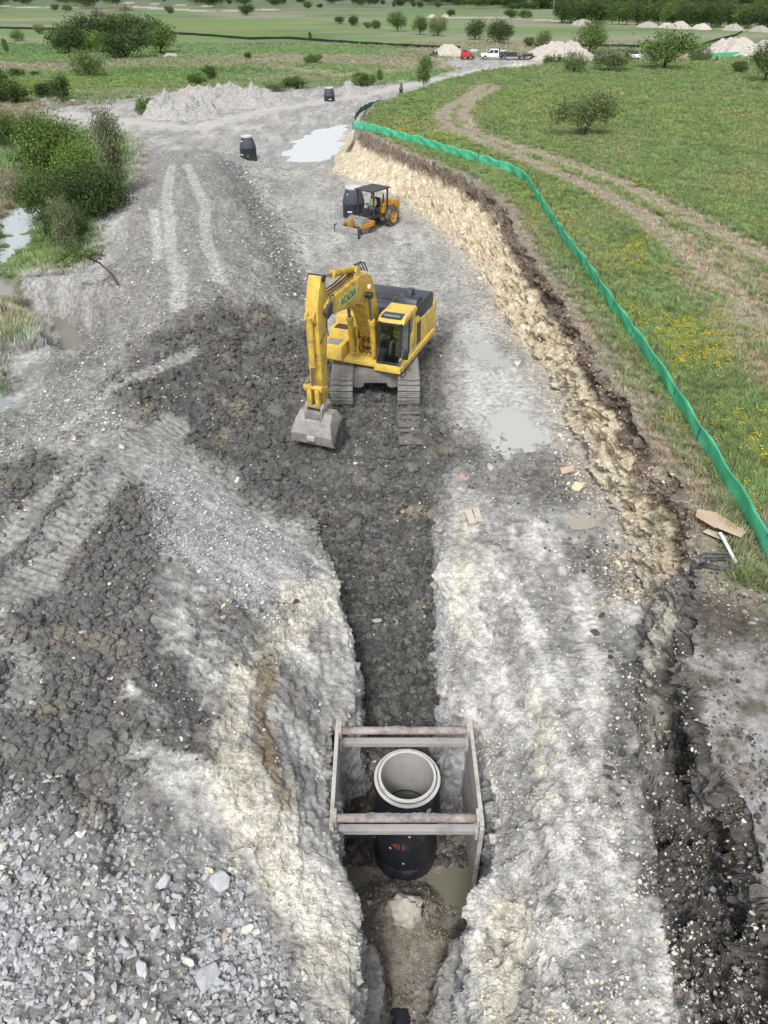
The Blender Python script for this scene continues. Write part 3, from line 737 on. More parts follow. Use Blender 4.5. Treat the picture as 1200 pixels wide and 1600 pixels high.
# ================================================================== mesh builder
class MB:
    def __init__(s): s.v = []; s.f = []
    def add(s, vs, fs):
        o = len(s.v); s.v += [tuple(p) for p in vs]; s.f += [tuple(i+o for i in f) for f in fs]; return s
    def box(s, c, d, rot=None):
        hx, hy, hz = d[0]/2, d[1]/2, d[2]/2
        vs = [Vector((x, y, z)) for x in (-hx, hx) for y in (-hy, hy) for z in (-hz, hz)]
        if rot: vs = [Euler(rot).to_matrix() @ p for p in vs]
        return s.add([p+Vector(c) for p in vs], [(0,1,3,2),(4,6,7,5),(0,4,5,1),(2,3,7,6),(0,2,6,4),(1,5,7,3)])
    def bb(s, x0, x1, y0, y1, z0, z1): return s.box(((x0+x1)/2, (y0+y1)/2, (z0+z1)/2), (x1-x0, y1-y0, z1-z0))
    def prism(s, poly, a, b, plane='yz'):
        """poly of 2-D points pushed from a to b along the third axis"""
        def pt(p, w):
            return {'yz': (w, p[0], p[1]), 'xz': (p[0], w, p[1]), 'xy': (p[0], p[1], w)}[plane]
        n = len(poly)
        vs = [pt(p, a) for p in poly]+[pt(p, b) for p in poly]
        fs = [tuple(range(n))[::-1], tuple(range(n, 2*n))]+[(i, (i+1) % n, n+(i+1) % n, n+i) for i in range(n)]
        return s.add(vs, fs)
    def tube(s, p0, p1, r0, r1=None, n=12, cap=True):
        r1 = r0 if r1 is None else r1
        p0, p1 = Vector(p0), Vector(p1); d = (p1-p0).normalized()
        q = d.to_track_quat('Z', 'Y'); vs = []
        for p, r in ((p0, r0), (p1, r1)):
            for i in range(n):
                a = 2*math.pi*i/n; vs.append(p+q @ Vector((r*math.cos(a), r*math.sin(a), 0)))
        fs = [(i, (i+1) % n, n+(i+1) % n, n+i) for i in range(n)]
        if cap: fs += [tuple(range(n))[::-1], tuple(range(n, 2*n))]
        return s.add(vs, fs)
    def path(s, pts, r, n=8):
        pts = [Vector(p) for p in pts]; vs = []; m = len(pts)
        for k, p in enumerate(pts):
            d = (pts[min(k+1, m-1)]-pts[max(k-1, 0)]).normalized(); q = d.to_track_quat('Z', 'Y')
            rr = r[k] if isinstance(r, (list, tuple)) else r
            for i in range(n):
                a = 2*math.pi*i/n; vs.append(p+q @ Vector((rr*math.cos(a), rr*math.sin(a), 0)))
        fs = [(k*n+i, k*n+(i+1) % n, (k+1)*n+(i+1) % n, (k+1)*n+i) for k in range(m-1) for i in range(n)]
        fs += [tuple(range(n))[::-1], tuple(range((m-1)*n, m*n))]
        return s.add(vs, fs)
    def lathe(s, prof, n=32, c=(0, 0, 0), closed=False):
        vs = []; m = len(prof)
        for r, z in prof:
            for i in range(n):
                a = 2*math.pi*i/n; vs.append((c[0]+r*math.cos(a), c[1]+r*math.sin(a), c[2]+z))
        fs = [(k*n+i, k*n+(i+1) % n, ((k+1) % m)*n+(i+1) % n, ((k+1) % m)*n+i) for k in range(m if closed else m-1) for i in range(n)]
        return s.add(vs, fs)
    def mesh(s, name, mat, bevel=0, smooth_deg=None, xf=None, seg=2):
        me = bpy.data.meshes.new(name)
        me.from_pydata([tuple(p) for p in s.v], [], s.f); me.update()
        bm = bmesh.new(); bm.from_mesh(me)
        bmesh.ops.recalc_face_normals(bm, faces=bm.faces)
        if bevel:
            es = [e for e in bm.edges if len(e.link_faces) == 2 and e.calc_face_angle(0) > R(25)]
            bmesh.ops.bevel(bm, geom=es, offset=bevel, segments=seg, profile=.6, affect='EDGES', clamp_overlap=True)
        if xf is not None: bm.transform(xf)
        if smooth_deg:
            for f in bm.faces: f.smooth = True
            for e in bm.edges:
                if len(e.link_faces) == 2 and e.calc_face_angle(0) > R(smooth_deg): e.smooth = False
        bm.to_mesh(me); bm.free()
        me.materials.append(mat)
        return me
    def build(s, name, mat, parent=None, bevel=0, smooth_deg=None, xf=None, loc=None, seg=2):
        o = bpy.data.objects.new(name, s.mesh(name, mat, bevel, smooth_deg, xf, seg)); COL.objects.link(o)
        if parent is not None: o.parent = parent
        if loc is not None: o.location = loc
        return o
def empty(name, loc=(0, 0, 0), rz=0.0):
    o = bpy.data.objects.new(name, None); o.empty_display_size = .3; o.location = loc; o.rotation_euler = (0, 0, rz); COL.objects.link(o); return o
def copy_tree(o, parent=None):
    c = o.copy(); COL.objects.link(c); c.parent = parent
    for ch in list(o.children): copy_tree(ch, c)
    return c
def text_mesh(body, size, name, mat, xf, parent, depth=.004, bold=0.0):
    cu = bpy.data.curves.new('t', 'FONT'); cu.body = body; cu.size = size; cu.extrude = depth; cu.align_x = 'CENTER'; cu.align_y = 'CENTER'; cu.offset = bold
    to = bpy.data.objects.new('t', cu); COL.objects.link(to)
    bpy.context.view_layer.update()
    me = bpy.data.meshes.new_from_object(to.evaluated_get(bpy.context.evaluated_depsgraph_get()))
    bpy.data.objects.remove(to); bpy.data.curves.remove(cu)
    me.transform(xf); me.materials.clear(); me.materials.append(mat)
    o = bpy.data.objects.new(name, me); COL.objects.link(o); o.parent = parent
    return o

# ================================================================== scattering of what cannot be counted
def rock_mesh(seed, n=14, flat=.7, angular=True):
    rg = np.random.default_rng(seed)
    bm = bmesh.new()
    if angular:
        p = rg.normal(size=(n, 3)); p /= np.linalg.norm(p, axis=1)[:, None]; p *= rg.uniform(.75, 1.0, (n, 1)); p *= np.array([1, rg.uniform(.6, .95), flat])
        for q in p: bm.verts.new(q*.5)
        bmesh.ops.convex_hull(bm, input=bm.verts)
        for v in [v for v in bm.verts if not v.link_faces]: bm.verts.remove(v)
        bmesh.ops.bevel(bm, geom=list(bm.edges), offset=.03, segments=1, affect='EDGES', clamp_overlap=True)
    else:
        bmesh.ops.create_icosphere(bm, subdivisions=3, radius=.5)
        co = np.array([v.co for v in bm.verts]); o = rg.uniform(0, 50, 3)
        d = .8*fbm(co[:, 0]+o[0], co[:, 1]+o[1], co[:, 2]+o[2], oct=3, f=1.8)+.55*fbm(co[:, 0]+o[0], co[:, 1]+o[1], co[:, 2]+o[2], oct=3, f=5.0, billow=True)
        for v, k in zip(bm.verts, d): v.co *= (1+.7*k); v.co.z *= flat
        for f in bm.faces: f.smooth = rg.random() < .5
    me = bpy.data.meshes.new('rock'); bm.to_mesh(me); bm.free()
    return me
def scatter(name, pos, rot, scl, tint, meshes, label, cat, idx=None):
    n = len(pos)
    me = bpy.data.meshes.new(name)
    me.vertices.add(n); me.vertices.foreach_set('co', np.asarray(pos, np.float32).reshape(-1))
    def attr(nm, tp, key, arr):
        a = me.attributes.new(nm, tp, 'POINT'); a.data.foreach_set(key, np.ascontiguousarray(arr).reshape(-1))
    attr('rot', 'FLOAT_VECTOR', 'vector', np.asarray(rot, np.float32))
    attr('scl', 'FLOAT_VECTOR', 'vector', np.asarray(scl, np.float32))
    attr('tint', 'FLOAT_COLOR', 'color', np.concatenate([np.asarray(tint, np.float32), np.ones((n, 1), np.float32)], 1))
    if idx is None: idx = RNG.integers(0, len(meshes), n)
    attr('idx', 'INT', 'value', np.asarray(idx, np.int32))
    ob = bpy.data.objects.new(name, me); COL.objects.link(ob)
    src = bpy.data.collections.new(name+'_source')
    for i, m in enumerate(meshes):
        so = bpy.data.objects.new('%s_piece_%02d' % (name, i), m); src.objects.link(so)
    ng = bpy.data.node_groups.new(name, 'GeometryNodeTree')
    ng.interface.new_socket('Geometry', in_out='INPUT', socket_type='NodeSocketGeometry')
    ng.interface.new_socket('Geometry', in_out='OUTPUT', socket_type='NodeSocketGeometry')
    gi = ng.nodes.new('NodeGroupInput'); go = ng.nodes.new('NodeGroupOutput')
    ci = ng.nodes.new('GeometryNodeCollectionInfo'); ci.inputs['Collection'].default_value = src
    ci.inputs['Separate Children'].default_value = True; ci.inputs['Reset Children'].default_value = True
    ip = ng.nodes.new('GeometryNodeInstanceOnPoints'); ip.inputs['Pick Instance'].default_value = True
    def na(nm, tp):
        k = ng.nodes.new('GeometryNodeInputNamedAttribute'); k.data_type = tp; k.inputs['Name'].default_value = nm; return k
    a1 = na('rot', 'FLOAT_VECTOR'); e = ng.nodes.new('FunctionNodeEulerToRotation')
    ng.links.new(a1.outputs['Attribute'], e.inputs[0]); ng.links.new(e.outputs[0], ip.inputs['Rotation'])
    ng.links.new(na('scl', 'FLOAT_VECTOR').outputs['Attribute'], ip.inputs['Scale'])
    ng.links.new(na('idx', 'INT').outputs['Attribute'], ip.inputs['Instance Index'])
    ng.links.new(gi.outputs[0], ip.inputs['Points']); ng.links.new(ci.outputs[0], ip.inputs['Instance']); ng.links.new(ip.outputs[0], go.inputs[0])
    md = ob.modifiers.new('scatter', 'NODES'); md.node_group = ng
    return tag(ob, label, cat, kind='stuff')

PV = G.reshape(-1, 3); NV = NORM.reshape(-1, 3); CV = C.reshape(-1, 3)
cellx = np.abs(np.gradient(X, axis=1)).reshape(-1); celly = np.repeat(np.abs(np.gradient(Yr))[:, None], NC, 1).reshape(-1)
dist_v = np.sqrt(PV[:, 0]**2+PV[:, 1]**2+(PV[:, 2]-CAM_H)**2)
inview = (np.abs(PV[:, 0]/np.repeat(Dr, NC)) < .68)
def pick(mask, n):
    """n places of the ground where mask holds, jittered inside their cell"""
    w = np.where(inview, np.clip(mask.reshape(-1), 0, 1), 0.0)
    cdf = np.cumsum(w); i = np.searchsorted(cdf, RNG.random(n)*cdf[-1])
    i = np.clip(i, 0, len(w)-1)
    p = PV[i].copy()
    r = i//NC; c = i % NC
    # slide along the surface, half a cell each way
    fu = RNG.uniform(-.5, .5, n)[:, None]; fv = RNG.uniform(-.5, .5, n)[:, None]
    du = G[r, np.minimum(c+1, NC-1)]-G[r, np.maximum(c-1, 0)]; dv = G[np.minimum(r+1, NR-1), c]-G[np.maximum(r-1, 0), c]
    p += du*fu*.5+dv*fv*.5
    return i, p
# ================================================================== stones, clods, gravel
m_stone = tinted('loose_stone', .92, .30, 14)
m_clod = tinted('soil_clod', .97, .35, 18)
ang_m = [rock_mesh(i, 12+i % 4, [.32, .55, .7, .4][i % 4]) for i in range(10)]
for m in ang_m: m.materials.append(m_stone)
clod_m = [rock_mesh(40+i, flat=.7, angular=False) for i in range(5)]+[rock_mesh(60+i, 13, .65) for i in range(6)]
for m in clod_m: m.materials.append(m_clod)
def rocks(name, mask, n, lo, hi, cols, meshes, label, sink=.15, power=2.2, far=0.0, tintc=None, cat='stones'):
    i, p = pick(mask, n)
    s = lo+(hi-lo)*RNG.random(n)**power
    s *= (1+far*np.clip(dist_v[i]/20-1, 0, 8))
    p -= NV[i]*0; p[:, 2] += s*(.5*.6-sink)
    rot = RNG.uniform(-.5, .5, (n, 3)); rot[:, 2] = RNG.uniform(0, 6.28, n)
    scl = s[:, None]*RNG.uniform(.75, 1.25, (n, 3))
    cols = np.array(cols)
    t = cols[RNG.integers(0, len(cols), n)]*RNG.uniform(.75, 1.25, (n, 1))
    if tintc is not None: t = t*(1-tintc)+CV[i]*RNG.uniform(.85, 1.3, (n, 1))*tintc
    return scatter(name, p, rot, scl, np.clip(t, .02, .8), meshes, label, cat)
GREYS = [(.36, .375, .40), (.42, .43, .45), (.30, .315, .34), (.47, .47, .46)]
PALES = [(.52, .51, .48), (.60, .585, .55), (.45, .45, .44), (.38, .38, .375)]
CREAMS = [(.58, .50, .35), (.66, .61, .50), (.48, .40, .27), (.36, .30, .24)]
EARTHS = [(.068, .066, .064), (.095, .093, .09), (.14, .137, .132), (.08, .079, .077)]
nearm = smooth(60, 40, Yg)
trb = (M['t'] > .9)*(Yg > 8.9)*(Yg < 20)
rocks('soil_clods', clod*nearm*(1-.6*trb)*(.25+.75*smooth(-.25, .2, nmid))*(.15+.85*smooth(-.25, .12, nlow+.3*nfine)), 60000, .02, .24, EARTHS, clod_m, 'dark crumbly soil clods covering the dug ground and trench ramp', .20, 5.0, tintc=.55, cat='soil clods')
rocks('large_clods', clod*nearm*smooth(.05, .35, nmid+.5*nlow), 420, .22, .55, EARTHS[1:], clod_m, 'larger dark clods standing out of the dug soil', .30, 2.2, tintc=.4, cat='soil clods')
rocks('trench_clods', trb*(.2+.8*smooth(-.25, .15, nmid)), 17000, .02, .24, EARTHS, clod_m, 'dark clods of backfill along the trench floor', .20, 5.0, cat='soil clods')
rocks('clod_stones', clod*nearm, 2600, .03, .13, PALES+CREAMS[:1], ang_m, 'small pale stones mixed into the dark soil', .12, 2.5)
rocks('rubble_stones', rubble*(X < 0)*(.25+.75*smooth(-.2, .25, nlow)), 20000, .02, .20, GREYS, ang_m, 'small broken blue grey stones of the rubble slope at lower left', .16, 4.0, tintc=.3)
rocks('slope_stones', np.clip(gray2*1.2+.25*(X < 0)*dig*(Yg < 16)*(1-clod)*smooth(0, .3, nmid), 0, 1), 5500, .02, .13, GREYS+PALES, ang_m, 'small grey stones scattered over the pale slope left of the trench', .10, 2.6)
rocks('bench_stones', dig*(1-clod)*(X > .5)*(Yg < 30)*(1-.9*mudflat)*(M['t'] < .01)*(.3+.7*smooth(0, .3, nmid)), 15000, .015, .10, PALES+CREAMS[:2], ang_m, 'small pale stones scattered over the bench right of the trench', .10, 3.0)
rocks('talus_stones', np.clip(tal*(1-mudflat*.8), 0, 1), 5000, .025, .17, CREAMS+PALES, ang_m, 'broken cream limestone along the foot of the cut bank', .12, 3.2)
rocks('bank_stones', cl*(ch < .72)*smooth(0, .3, nmid), 1600, .04, .22, CREAMS, ang_m, 'stones standing out of the face of the cut bank', .42, 2.6, tintc=.7)
rocks('topsoil_lumps', cl*(ch > .78), 2600, .03, .16, [(.10, .075, .062), (.16, .125, .105), (.34, .28, .23)], clod_m, 'brown topsoil lumps along the brow of the cut bank', .25, 2.6, cat='soil clods')
rocks('dark_crumbs', np.clip(dark+cn*.8, 0, 1)*(Yg < 30), 4500, .02, .12, EARTHS+[(.26, .255, .25)], clod_m, 'black earth crumbs on the dark slope at right', .12, 3.0, cat='soil clods')
rocks('dark_slope_chips', np.clip(dark+cn*.8, 0, 1)*(Yg < 16), 1800, .015, .05, PALES, ang_m, 'white stone chips on the dark slope at right', .10, 2.0)
rocks('berm_stones', berm*(1-clod)*(.3+.7*smooth(0, .3, nmid)), 8500, .03, .16, PALES+[(.28, .275, .27), (.22, .215, .21)], ang_m, 'small grey stones over the spoil berm', .12, 2.6, far=.06)
rocks('berm_flank_stones', stroke([(360,250),(420,330),(450,400),(478,450)], 1.7, z=.6, soft=.8), 2200, .04, .26, [(.40, .395, .38), (.28, .275, .27), (.22, .215, .21), (.16, .155, .15)], ang_m, 'stones on the flank of the spoil berm beside the dig floor', .12, 2.8)
rocks('floor_stones', dig*(1-clod)*(1-berm)*(Yg > 28)*(Yg < 150)*(X < M['xb']), 5000, .04, .16, PALES+[(.3, .3, .29)], ang_m, 'small stones over the grey dig floor beyond the excavator', .12, 2.6, far=.05)
rocks('bedding_gravel', inner*(Yg > 6.3)*(Yg < 8.4)*(G[..., 2] > -4.5), 9000, .018, .05, [(.30, .265, .21), (.42, .385, .32), (.22, .195, .16), (.52, .48, .42)], ang_m, 'brown bedding gravel mounded at the foot of the manhole', .1, 2.0, cat='gravel')
rocks('trench_debris', inner*(Yg < 6.5)*(G[..., 2] < -3.9), 1500, .02, .10, [(.24, .23, .21), (.34, .33, .31), (.13, .12, .11)], clod_m, 'grey debris over the pipe at the near end of the trench', .1, 2.0, cat='debris')
rocks('brow_stones', brow*(Yg > 11), 1800, .02, .10, [(.34, .29, .24), (.45, .42, .37), (.2, .16, .13)], ang_m, 'stony brown soil along the brow of the cut bank', .12, 2.5, far=.05)

# ================================================================== grass and flowers
def tuft(seed, n, h, lean=.5, w=.012, spread=.09):
    rg = random.Random(seed); b = MB()
    for k in range(n):
        a = rg.uniform(0, 6.28); r = spread*math.sqrt(rg.random()); x, y = r*math.cos(a), r*math.sin(a)
        hh = h*rg.uniform(.5, 1.1); d = a+rg.uniform(-.8, .8); l = lean*hh*rg.uniform(.3, 1.2)
        px, py = -math.sin(d)*w, math.cos(d)*w
        m1 = (x+math.cos(d)*l*.35, y+math.sin(d)*l*.35, hh*.6); t = (x+math.cos(d)*l, y+math.sin(d)*l, hh)
        b.add([(x-px, y-py, -.03), (x+px, y+py, -.03), (m1[0]+px*.8, m1[1]+py*.8, m1[2]), (m1[0]-px*.8, m1[1]-py*.8, m1[2]), t], [(0, 1, 2, 3), (3, 2, 4)])
    me = bpy.data.meshes.new('tuft'); me.from_pydata(b.v, [], b.f); me.update(); return me
m_grass = tinted('grass_blade', .75, .2, 3, leaf=True, bump=0)
tufts = [tuft(i, 22, .22, .7, .009, .10) for i in range(4)]+[tuft(9, 16, .34, .5, .008, .07)]
for m in tufts: m.materials.append(m_grass)
def grassy(name, mask, n, h0, h1, gain, label, far=.18):
    i, p = pick(mask, n)
    s = RNG.uniform(h0, h1, n)*(1+far*np.clip(dist_v[i]/22-1, 0, 14))
    rot = np.zeros((n, 3)); rot[:, :2] = RNG.uniform(-.15, .15, (n, 2)); rot[:, 2] = RNG.uniform(0, 6.28, n)
    scl = np.stack([s*1.25, s*1.25, s*RNG.uniform(.6, 1.1, n)/(1+.05*np.clip(dist_v[i]/22-1, 0, 14))], 1)
    t = CV[i]*gain*RNG.uniform(.78, 1.25, (n, 1))*np.array([1, 1, 1])
    t[:, 0] *= RNG.uniform(.85, 1.25, n)
    return scatter(name, p, rot, scl, np.clip(t, .01, .6), tufts, label, 'grass')
gm = meadow*(1-WET)*(1-np.clip(bare*1.6, 0, 1)*.95)*(1-np.clip(dirtroad*1.3, 0, 1)*.9)*(Yg < 150)*(1-np.clip(brow*1.4, 0, 1)*(Yg < 13.5))
grassy('meadow_grass', gm*(.5+.5*smooth(-.3, .3, nmid)), 85000, .55, 1.15, 1.8, 'short green meadow grass above the cut bank')
grassy('field_grass', (grass*(1-meadow)*(1-WET))*(Yg > 25)*(Yg < 240)*(1-farpath)*smooth(-.5, .3, nmid), 42000, 1.0, 2.0, 1.6, 'green pasture grass of the field beyond the dig', .10)
bank_l = zone([(0,420),(90,385),(110,400),(50,435),(0,450),(-40,470)], z=-.4, soft=.4)+zone([(0,470),(50,490),(48,520),(0,548),(-60,545),(-60,470)], z=0, soft=.4)
grassy('bank_grass', np.clip(bank_l, 0, 1)*(1-WET), 5000, 1.2, 2.4, 2.0, 'bright green grass on the creek bank at left', 0)
grassy('reed_grass', dry*(1-WET), 5000, 1.6, 3.0, 1.35, 'dry grey reeds along the creek at left', 0)
# yellow flowers in drifts
b = MB(); rg = random.Random(4)
for k in range(9):
    x, y = rg.gauss(0, .09), rg.gauss(0, .09); h = rg.uniform(.15, .26); r = rg.uniform(.016, .028); tx, ty = rg.uniform(-.4, .4), rg.uniform(-.4, .4)
    vs = [(x+r*math.cos(a), y+r*math.sin(a), h+tx*r*math.cos(a)+ty*r*math.sin(a)) for a in [j*math.pi/3 for j in range(6)]]
    b.add(vs+[(x, y, h-.012)], [(j, (j+1) % 6, 6) for j in range(6)])
fl = bpy.data.meshes.new('flower'); fl.from_pydata(b.v, [], b.f); fl.update(); fl.materials.append(tinted('flower_petal', .7, .15, 9, leaf=True, bump=0))
drift = np.clip((Yg > 13.5)*(smooth(.12, .42, fbm(X+11, Yg, oct=3, f=.16))*.35+.05)+zone([(890,900),(1010,880),(1090,940),(1060,1010),(960,1010)], z=2.1, soft=.8, warp_amp=.8)*0
                +zone([(590,196),(700,196),(760,235),(720,235),(620,212)], z=2.2, soft=.5, warp_amp=.8)*.9+zone([(1000,500),(1110,510),(1130,570),(1050,580)], z=2.1, soft=.8, warp_amp=.8)*.8
                +zone([(800,300),(880,300),(910,380),(850,360)], z=2.1, soft=.5, warp_amp=.8)*.5+zone([(940,390),(985,390),(1000,420),(950,420)], z=2.1, soft=.5, warp_amp=.8)*.6
                +zone([(740,150),(900,150),(900,200),(760,190)], z=2.3, soft=1.5, warp_amp=1.5)*.6+zone([(1060,170),(1230,170),(1230,215),(1080,205)], z=2.4, soft=1.5, warp_amp=1.5)*.6, 0, 1)*gm
i, p = pick(drift, 4500)
s = RNG.uniform(.5, 1.0, 4500)*(1+.16*np.clip(dist_v[i]/22-1, 0, 14)); rot = np.zeros((4500, 3)); rot[:, 2] = RNG.uniform(0, 6.28, 4500)
ft = np.array([.72, .60, .05])*RNG.uniform(.7, 1.25, (4500, 1))
scatter('meadow_flowers', p, rot, np.stack([s, s, s], 1), ft, [fl], 'yellow wild flowers drifting through the meadow', 'flowers')

# ================================================================== standing water
def water(name, pts, z, col, rough, label_kind='structure', spec=.5, wob=.25, alpha=1.0):
    q = [Vector((*P(u, v, z), z)) for u, v in pts]
    # rounder, uneven shore
    ring = []
    n = len(q)
    for k in range(n):
        a, b2, c2, d2 = q[k-1], q[k], q[(k+1) % n], q[(k+2) % n]
        for t in (0, .25, .5, .75):
            ring.append(.5*((2*b2)+(c2-a)*t+(2*a-5*b2+4*c2-d2)*t*t+(-a+3*b2-3*c2+d2)*t**3))
    me = bpy.data.meshes.new(name); bm = bmesh.new()
    f = bm.faces.new([bm.verts.new(p) for p in ring]); bmesh.ops.triangulate(bm, faces=[f]); bm.to_mesh(me); bm.free()
    for p in me.polygons:
        if p.normal.z < 0: me.flip_normals(); break
    m, nt, b = newmat(name+'_water', rough)
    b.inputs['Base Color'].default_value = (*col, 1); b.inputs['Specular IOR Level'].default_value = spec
    g = N(nt, 'ShaderNodeNewGeometry'); n1 = N(nt, 'ShaderNodeTexNoise', Scale=1.2, Detail=3.0); L(nt, g.outputs['Position'], n1.inputs['Vector'])
    bp = N(nt, 'ShaderNodeBump', Strength=.05, Distance=.02); L(nt, n1.outputs['Fac'], bp.inputs['Height']); L(nt, bp.outputs[0], b.inputs['Normal'])
    me.materials.append(m)
    o = bpy.data.objects.new(name, me); COL.objects.link(o)
    return tag(o, kind='structure')
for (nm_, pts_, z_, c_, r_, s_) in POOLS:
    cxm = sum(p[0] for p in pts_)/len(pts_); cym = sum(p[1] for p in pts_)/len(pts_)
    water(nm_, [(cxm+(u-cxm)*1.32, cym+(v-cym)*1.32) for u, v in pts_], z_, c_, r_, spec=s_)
water('trench_water', [(548,1330),(600,1300),(690,1300),(740,1320),(748,1400),(738,1450),(690,1460),(575,1460),(545,1400)], -4.46, (.20, .195, .15), .07, spec=.6)
# ================================================================== the excavator
EX = Vector((-.33, 26.75, 0)); EX.z = .02
ex = empty('excavator', EX)
tag(ex, 'large yellow tracked excavator with its bucket resting on the dark soil', 'excavator')
# tracks: shoes on a loop around a frame
shoe_b = MB().box((0, 0, 0), (.84, .205, .035))
for q in (-.07, 0, .07): shoe_b.box((0, q, .03), (.84, .022, .035))
shoe_me = shoe_b.mesh('shoe', MAT['shoe'], .006, seg=1)
def loop_pt(s, half=2.12, r=.50):
    Ls, La = 2*half, math.pi*r; per = 2*Ls+2*La; s %= per
    if s < Ls: return (-half+s, 2*r, 0.0)
    s -= Ls
    if s < La: a = s/r; return (half+r*math.sin(a), r+r*math.cos(a), -a)
    s -= La
    if s < Ls: return (half-s, 0.0, math.pi)
    s -= Ls; a = s/r
    return (-half-r*math.sin(a), r-r*math.cos(a), math.pi-a)
PER = 2*4.24+2*math.pi*.5
for sx in (-1.27, 1.27):
    b = MB()
    b.prism([(-2.0, .22), (2.0, .22), (2.15, .42), (2.1, .72), (1.9, .86), (-1.9, .86), (-2.1, .72), (-2.15, .42)], sx-.26, sx+.26)
    for yy in (-2.12, 2.12): b.tube((sx-.2, yy, .5), (sx+.2, yy, .5), .43, n=20)
    for k in range(8): b.tube((sx-.24, -1.7+k*.486, .2), (sx+.24, -1.7+k*.486, .2), .13, n=12)
    tr_ = b.build('track', MAT['mudbody'], ex, .02)
    for k in range(50):
        y, z, a = loop_pt(k*PER/50)
        o = bpy.data.objects.new('shoe', shoe_me); COL.objects.link(o); o.parent = tr_
        o.location = (sx, y, z+.045 if abs(a) < .01 else z+.02); o.rotation_euler = (a, 0, 0)
b = MB().prism([(-.9, .98), (-.9, .50), (-.62, .46), (-.48, .50), (-.42, .66), (.42, .66), (.48, .50), (.62, .46), (.9, .50), (.9, .98), (.6, 1.12), (-.6, 1.12)], -1.75, 1.5, 'xz')
b.build('undercarriage', MAT['mudbody'], ex, .04)
MB().lathe([(.0, 1.10), (.86, 1.10), (.9, 1.16), (.9, 1.28), (.0, 1.28)], 32).build('turntable', MAT['darkmetal'], ex, 0, 40)
# upper works turn together
UP = Matrix.Rotation(R(-21), 4, 'Z')
BOOM = False
def up(b, name, mat, parent=ex, bevel=.02, sm=40, seg=2):
    if BOOM: b.v = [(x*.88, y, z if z < 1.5 else 1.5+(z-1.5)*.935) for x, y, z in b.v]
    return b.build(name, MAT[mat] if isinstance(mat, str) else mat, parent, bevel, sm, UP, seg=seg)
def FZ(pts): return [(-f, z) for f, z in pts]          # side profile given as (forward, up)
# deck and skirts
deck = up(MB().bb(-1.55, 1.55, -1.52, 2.9, 1.27, 1.42), 'deck', 'yellow')
up(MB().bb(1.5, 1.66, -1.62, 2.6, 1.22, 1.44), 'side_skirt', 'yellow', deck)
up(MB().bb(-1.66, -1.5, -1.4, 2.6, 1.22, 1.44), 'side_skirt', 'yellow', deck)
up(MB().bb(.60, 1.66, -1.72, -1.5, 1.24, 1.46), 'front_step', 'yellow', deck)
# right side tool boxes and fuel tank
up(MB().bb(-1.62, -.72, -1.72, -.95, 1.40, 1.98), 'tool_box', 'yellow', ex, .05)
up(MB().bb(-1.58, -.70, -.95, -.35, 1.42, 2.32), 'battery_box', 'yellow', ex, .05)
up(MB().bb(-1.56, -.62, -.35, .75, 1.42, 2.62), 'fuel_tank', 'yellow', ex, .06)
up(MB().bb(-1.45, -.9, -1.62, -1.1, 1.982, 2.0), 'tread_plate', 'steel', ex, 0)
up(MB().bb(-1.4, -.85, -.86, -.42, 2.322, 2.34), 'tread_plate', 'black', ex, 0)
up(MB().box((-1.42, -1.727, 1.72), (.16, .012, .12)), 'lamp', 'black', ex, 0)
hr = MB()
hr.path([(-1.62, -.95, 2.0), (-1.62, -1.0, 2.75), (-1.62, -.35, 3.05), (-1.62, .7, 3.05), (-1.62, .7, 2.6)], .02, 6).path([(-1.62, -.3, 2.6), (-1.62, -.3, 3.05)], .02, 6)
hr.path([(-.75, -.9, 2.3), (-.75, -.9, 3.0), (-.75, .4, 3.2), (-.75, .5, 2.6)], .02, 6).path([(-1.66, -1.6, 1.45), (-1.70, -1.62, 2.4), (-1.70, -1.5, 2.5)], .018, 6)
up(hr, 'handrail', 'black', ex, 0)
up(MB().box((-1.78, -1.55, 2.15), (.10, .06, .30)), 'mirror', 'black', ex, .02)
# engine housing
eh = up(MB().prism(FZ([(-.55, 2.30), (-.55, 2.86), (-.75, 3.02), (-2.5, 3.02), (-2.72, 2.86), (-2.72, 2.30)]), -1.50, 1.50), 'engine_hood', 'hood', ex, .05)
up(MB().bb(-.55, .55, .95, 2.2, 3.022, 3.045), 'access_plate', 'black', eh, .01)
up(MB().prism(FZ([(-.62, 2.9), (-.80, 3.22), (-1.25, 3.24), (-1.55, 3.02), (-1.55, 2.8)]), .62, 1.42), 'intake_box', 'hood', eh, .04)
up(MB().prism(FZ([(-1.0, 3.2), (-1.1, 3.44), (-1.5, 3.44), (-1.6, 3.0)]), .84, 1.08), 'exhaust', 'hood', eh, .02)
for k in range(5):
    up(MB().box((1.51, 1.3+.02*k, 2.38+k*.115), (.03, .95, .05), (R(20), 0, 0)), 'louvre', 'darkmetal', eh, 0)
up(MB().bb(-1.52, -.64, .76, 2.66, 1.42, 2.30), 'side_panel', 'yellow', ex, .04)
sp = up(MB().prism(FZ([(-.42, 1.44), (-.42, 2.55), (-.62, 2.68), (-1.0, 2.44), (-2.66, 2.36), (-2.66, 1.44)]), .7, 1.56), 'side_panel', 'yellow', ex, .035)
for k in range(7):
    up(MB().box((1.568, .68, 1.62+k*.115), (.02, .42, .055), (R(14), 0, 0)), 'grille_slat', 'darkmetal', sp, 0)
up(MB().bb(1.555, 1.572, .45, .92, 1.55, 2.42), 'grille', 'black', sp, 0)
cwp = []
for k in range(13):
    a = math.pi*k/12; cwp.append((1.58*math.cos(a)*(1 if abs(math.cos(a)) < .99 else 1), 2.62+.98*math.sin(a)**.55 if 0 < k < 12 else 2.62))
up(MB().prism([(x, y) for x, y in cwp], 1.30, 2.52, 'xy'), 'counterweight', 'yellow', ex, .09, 50, 3)
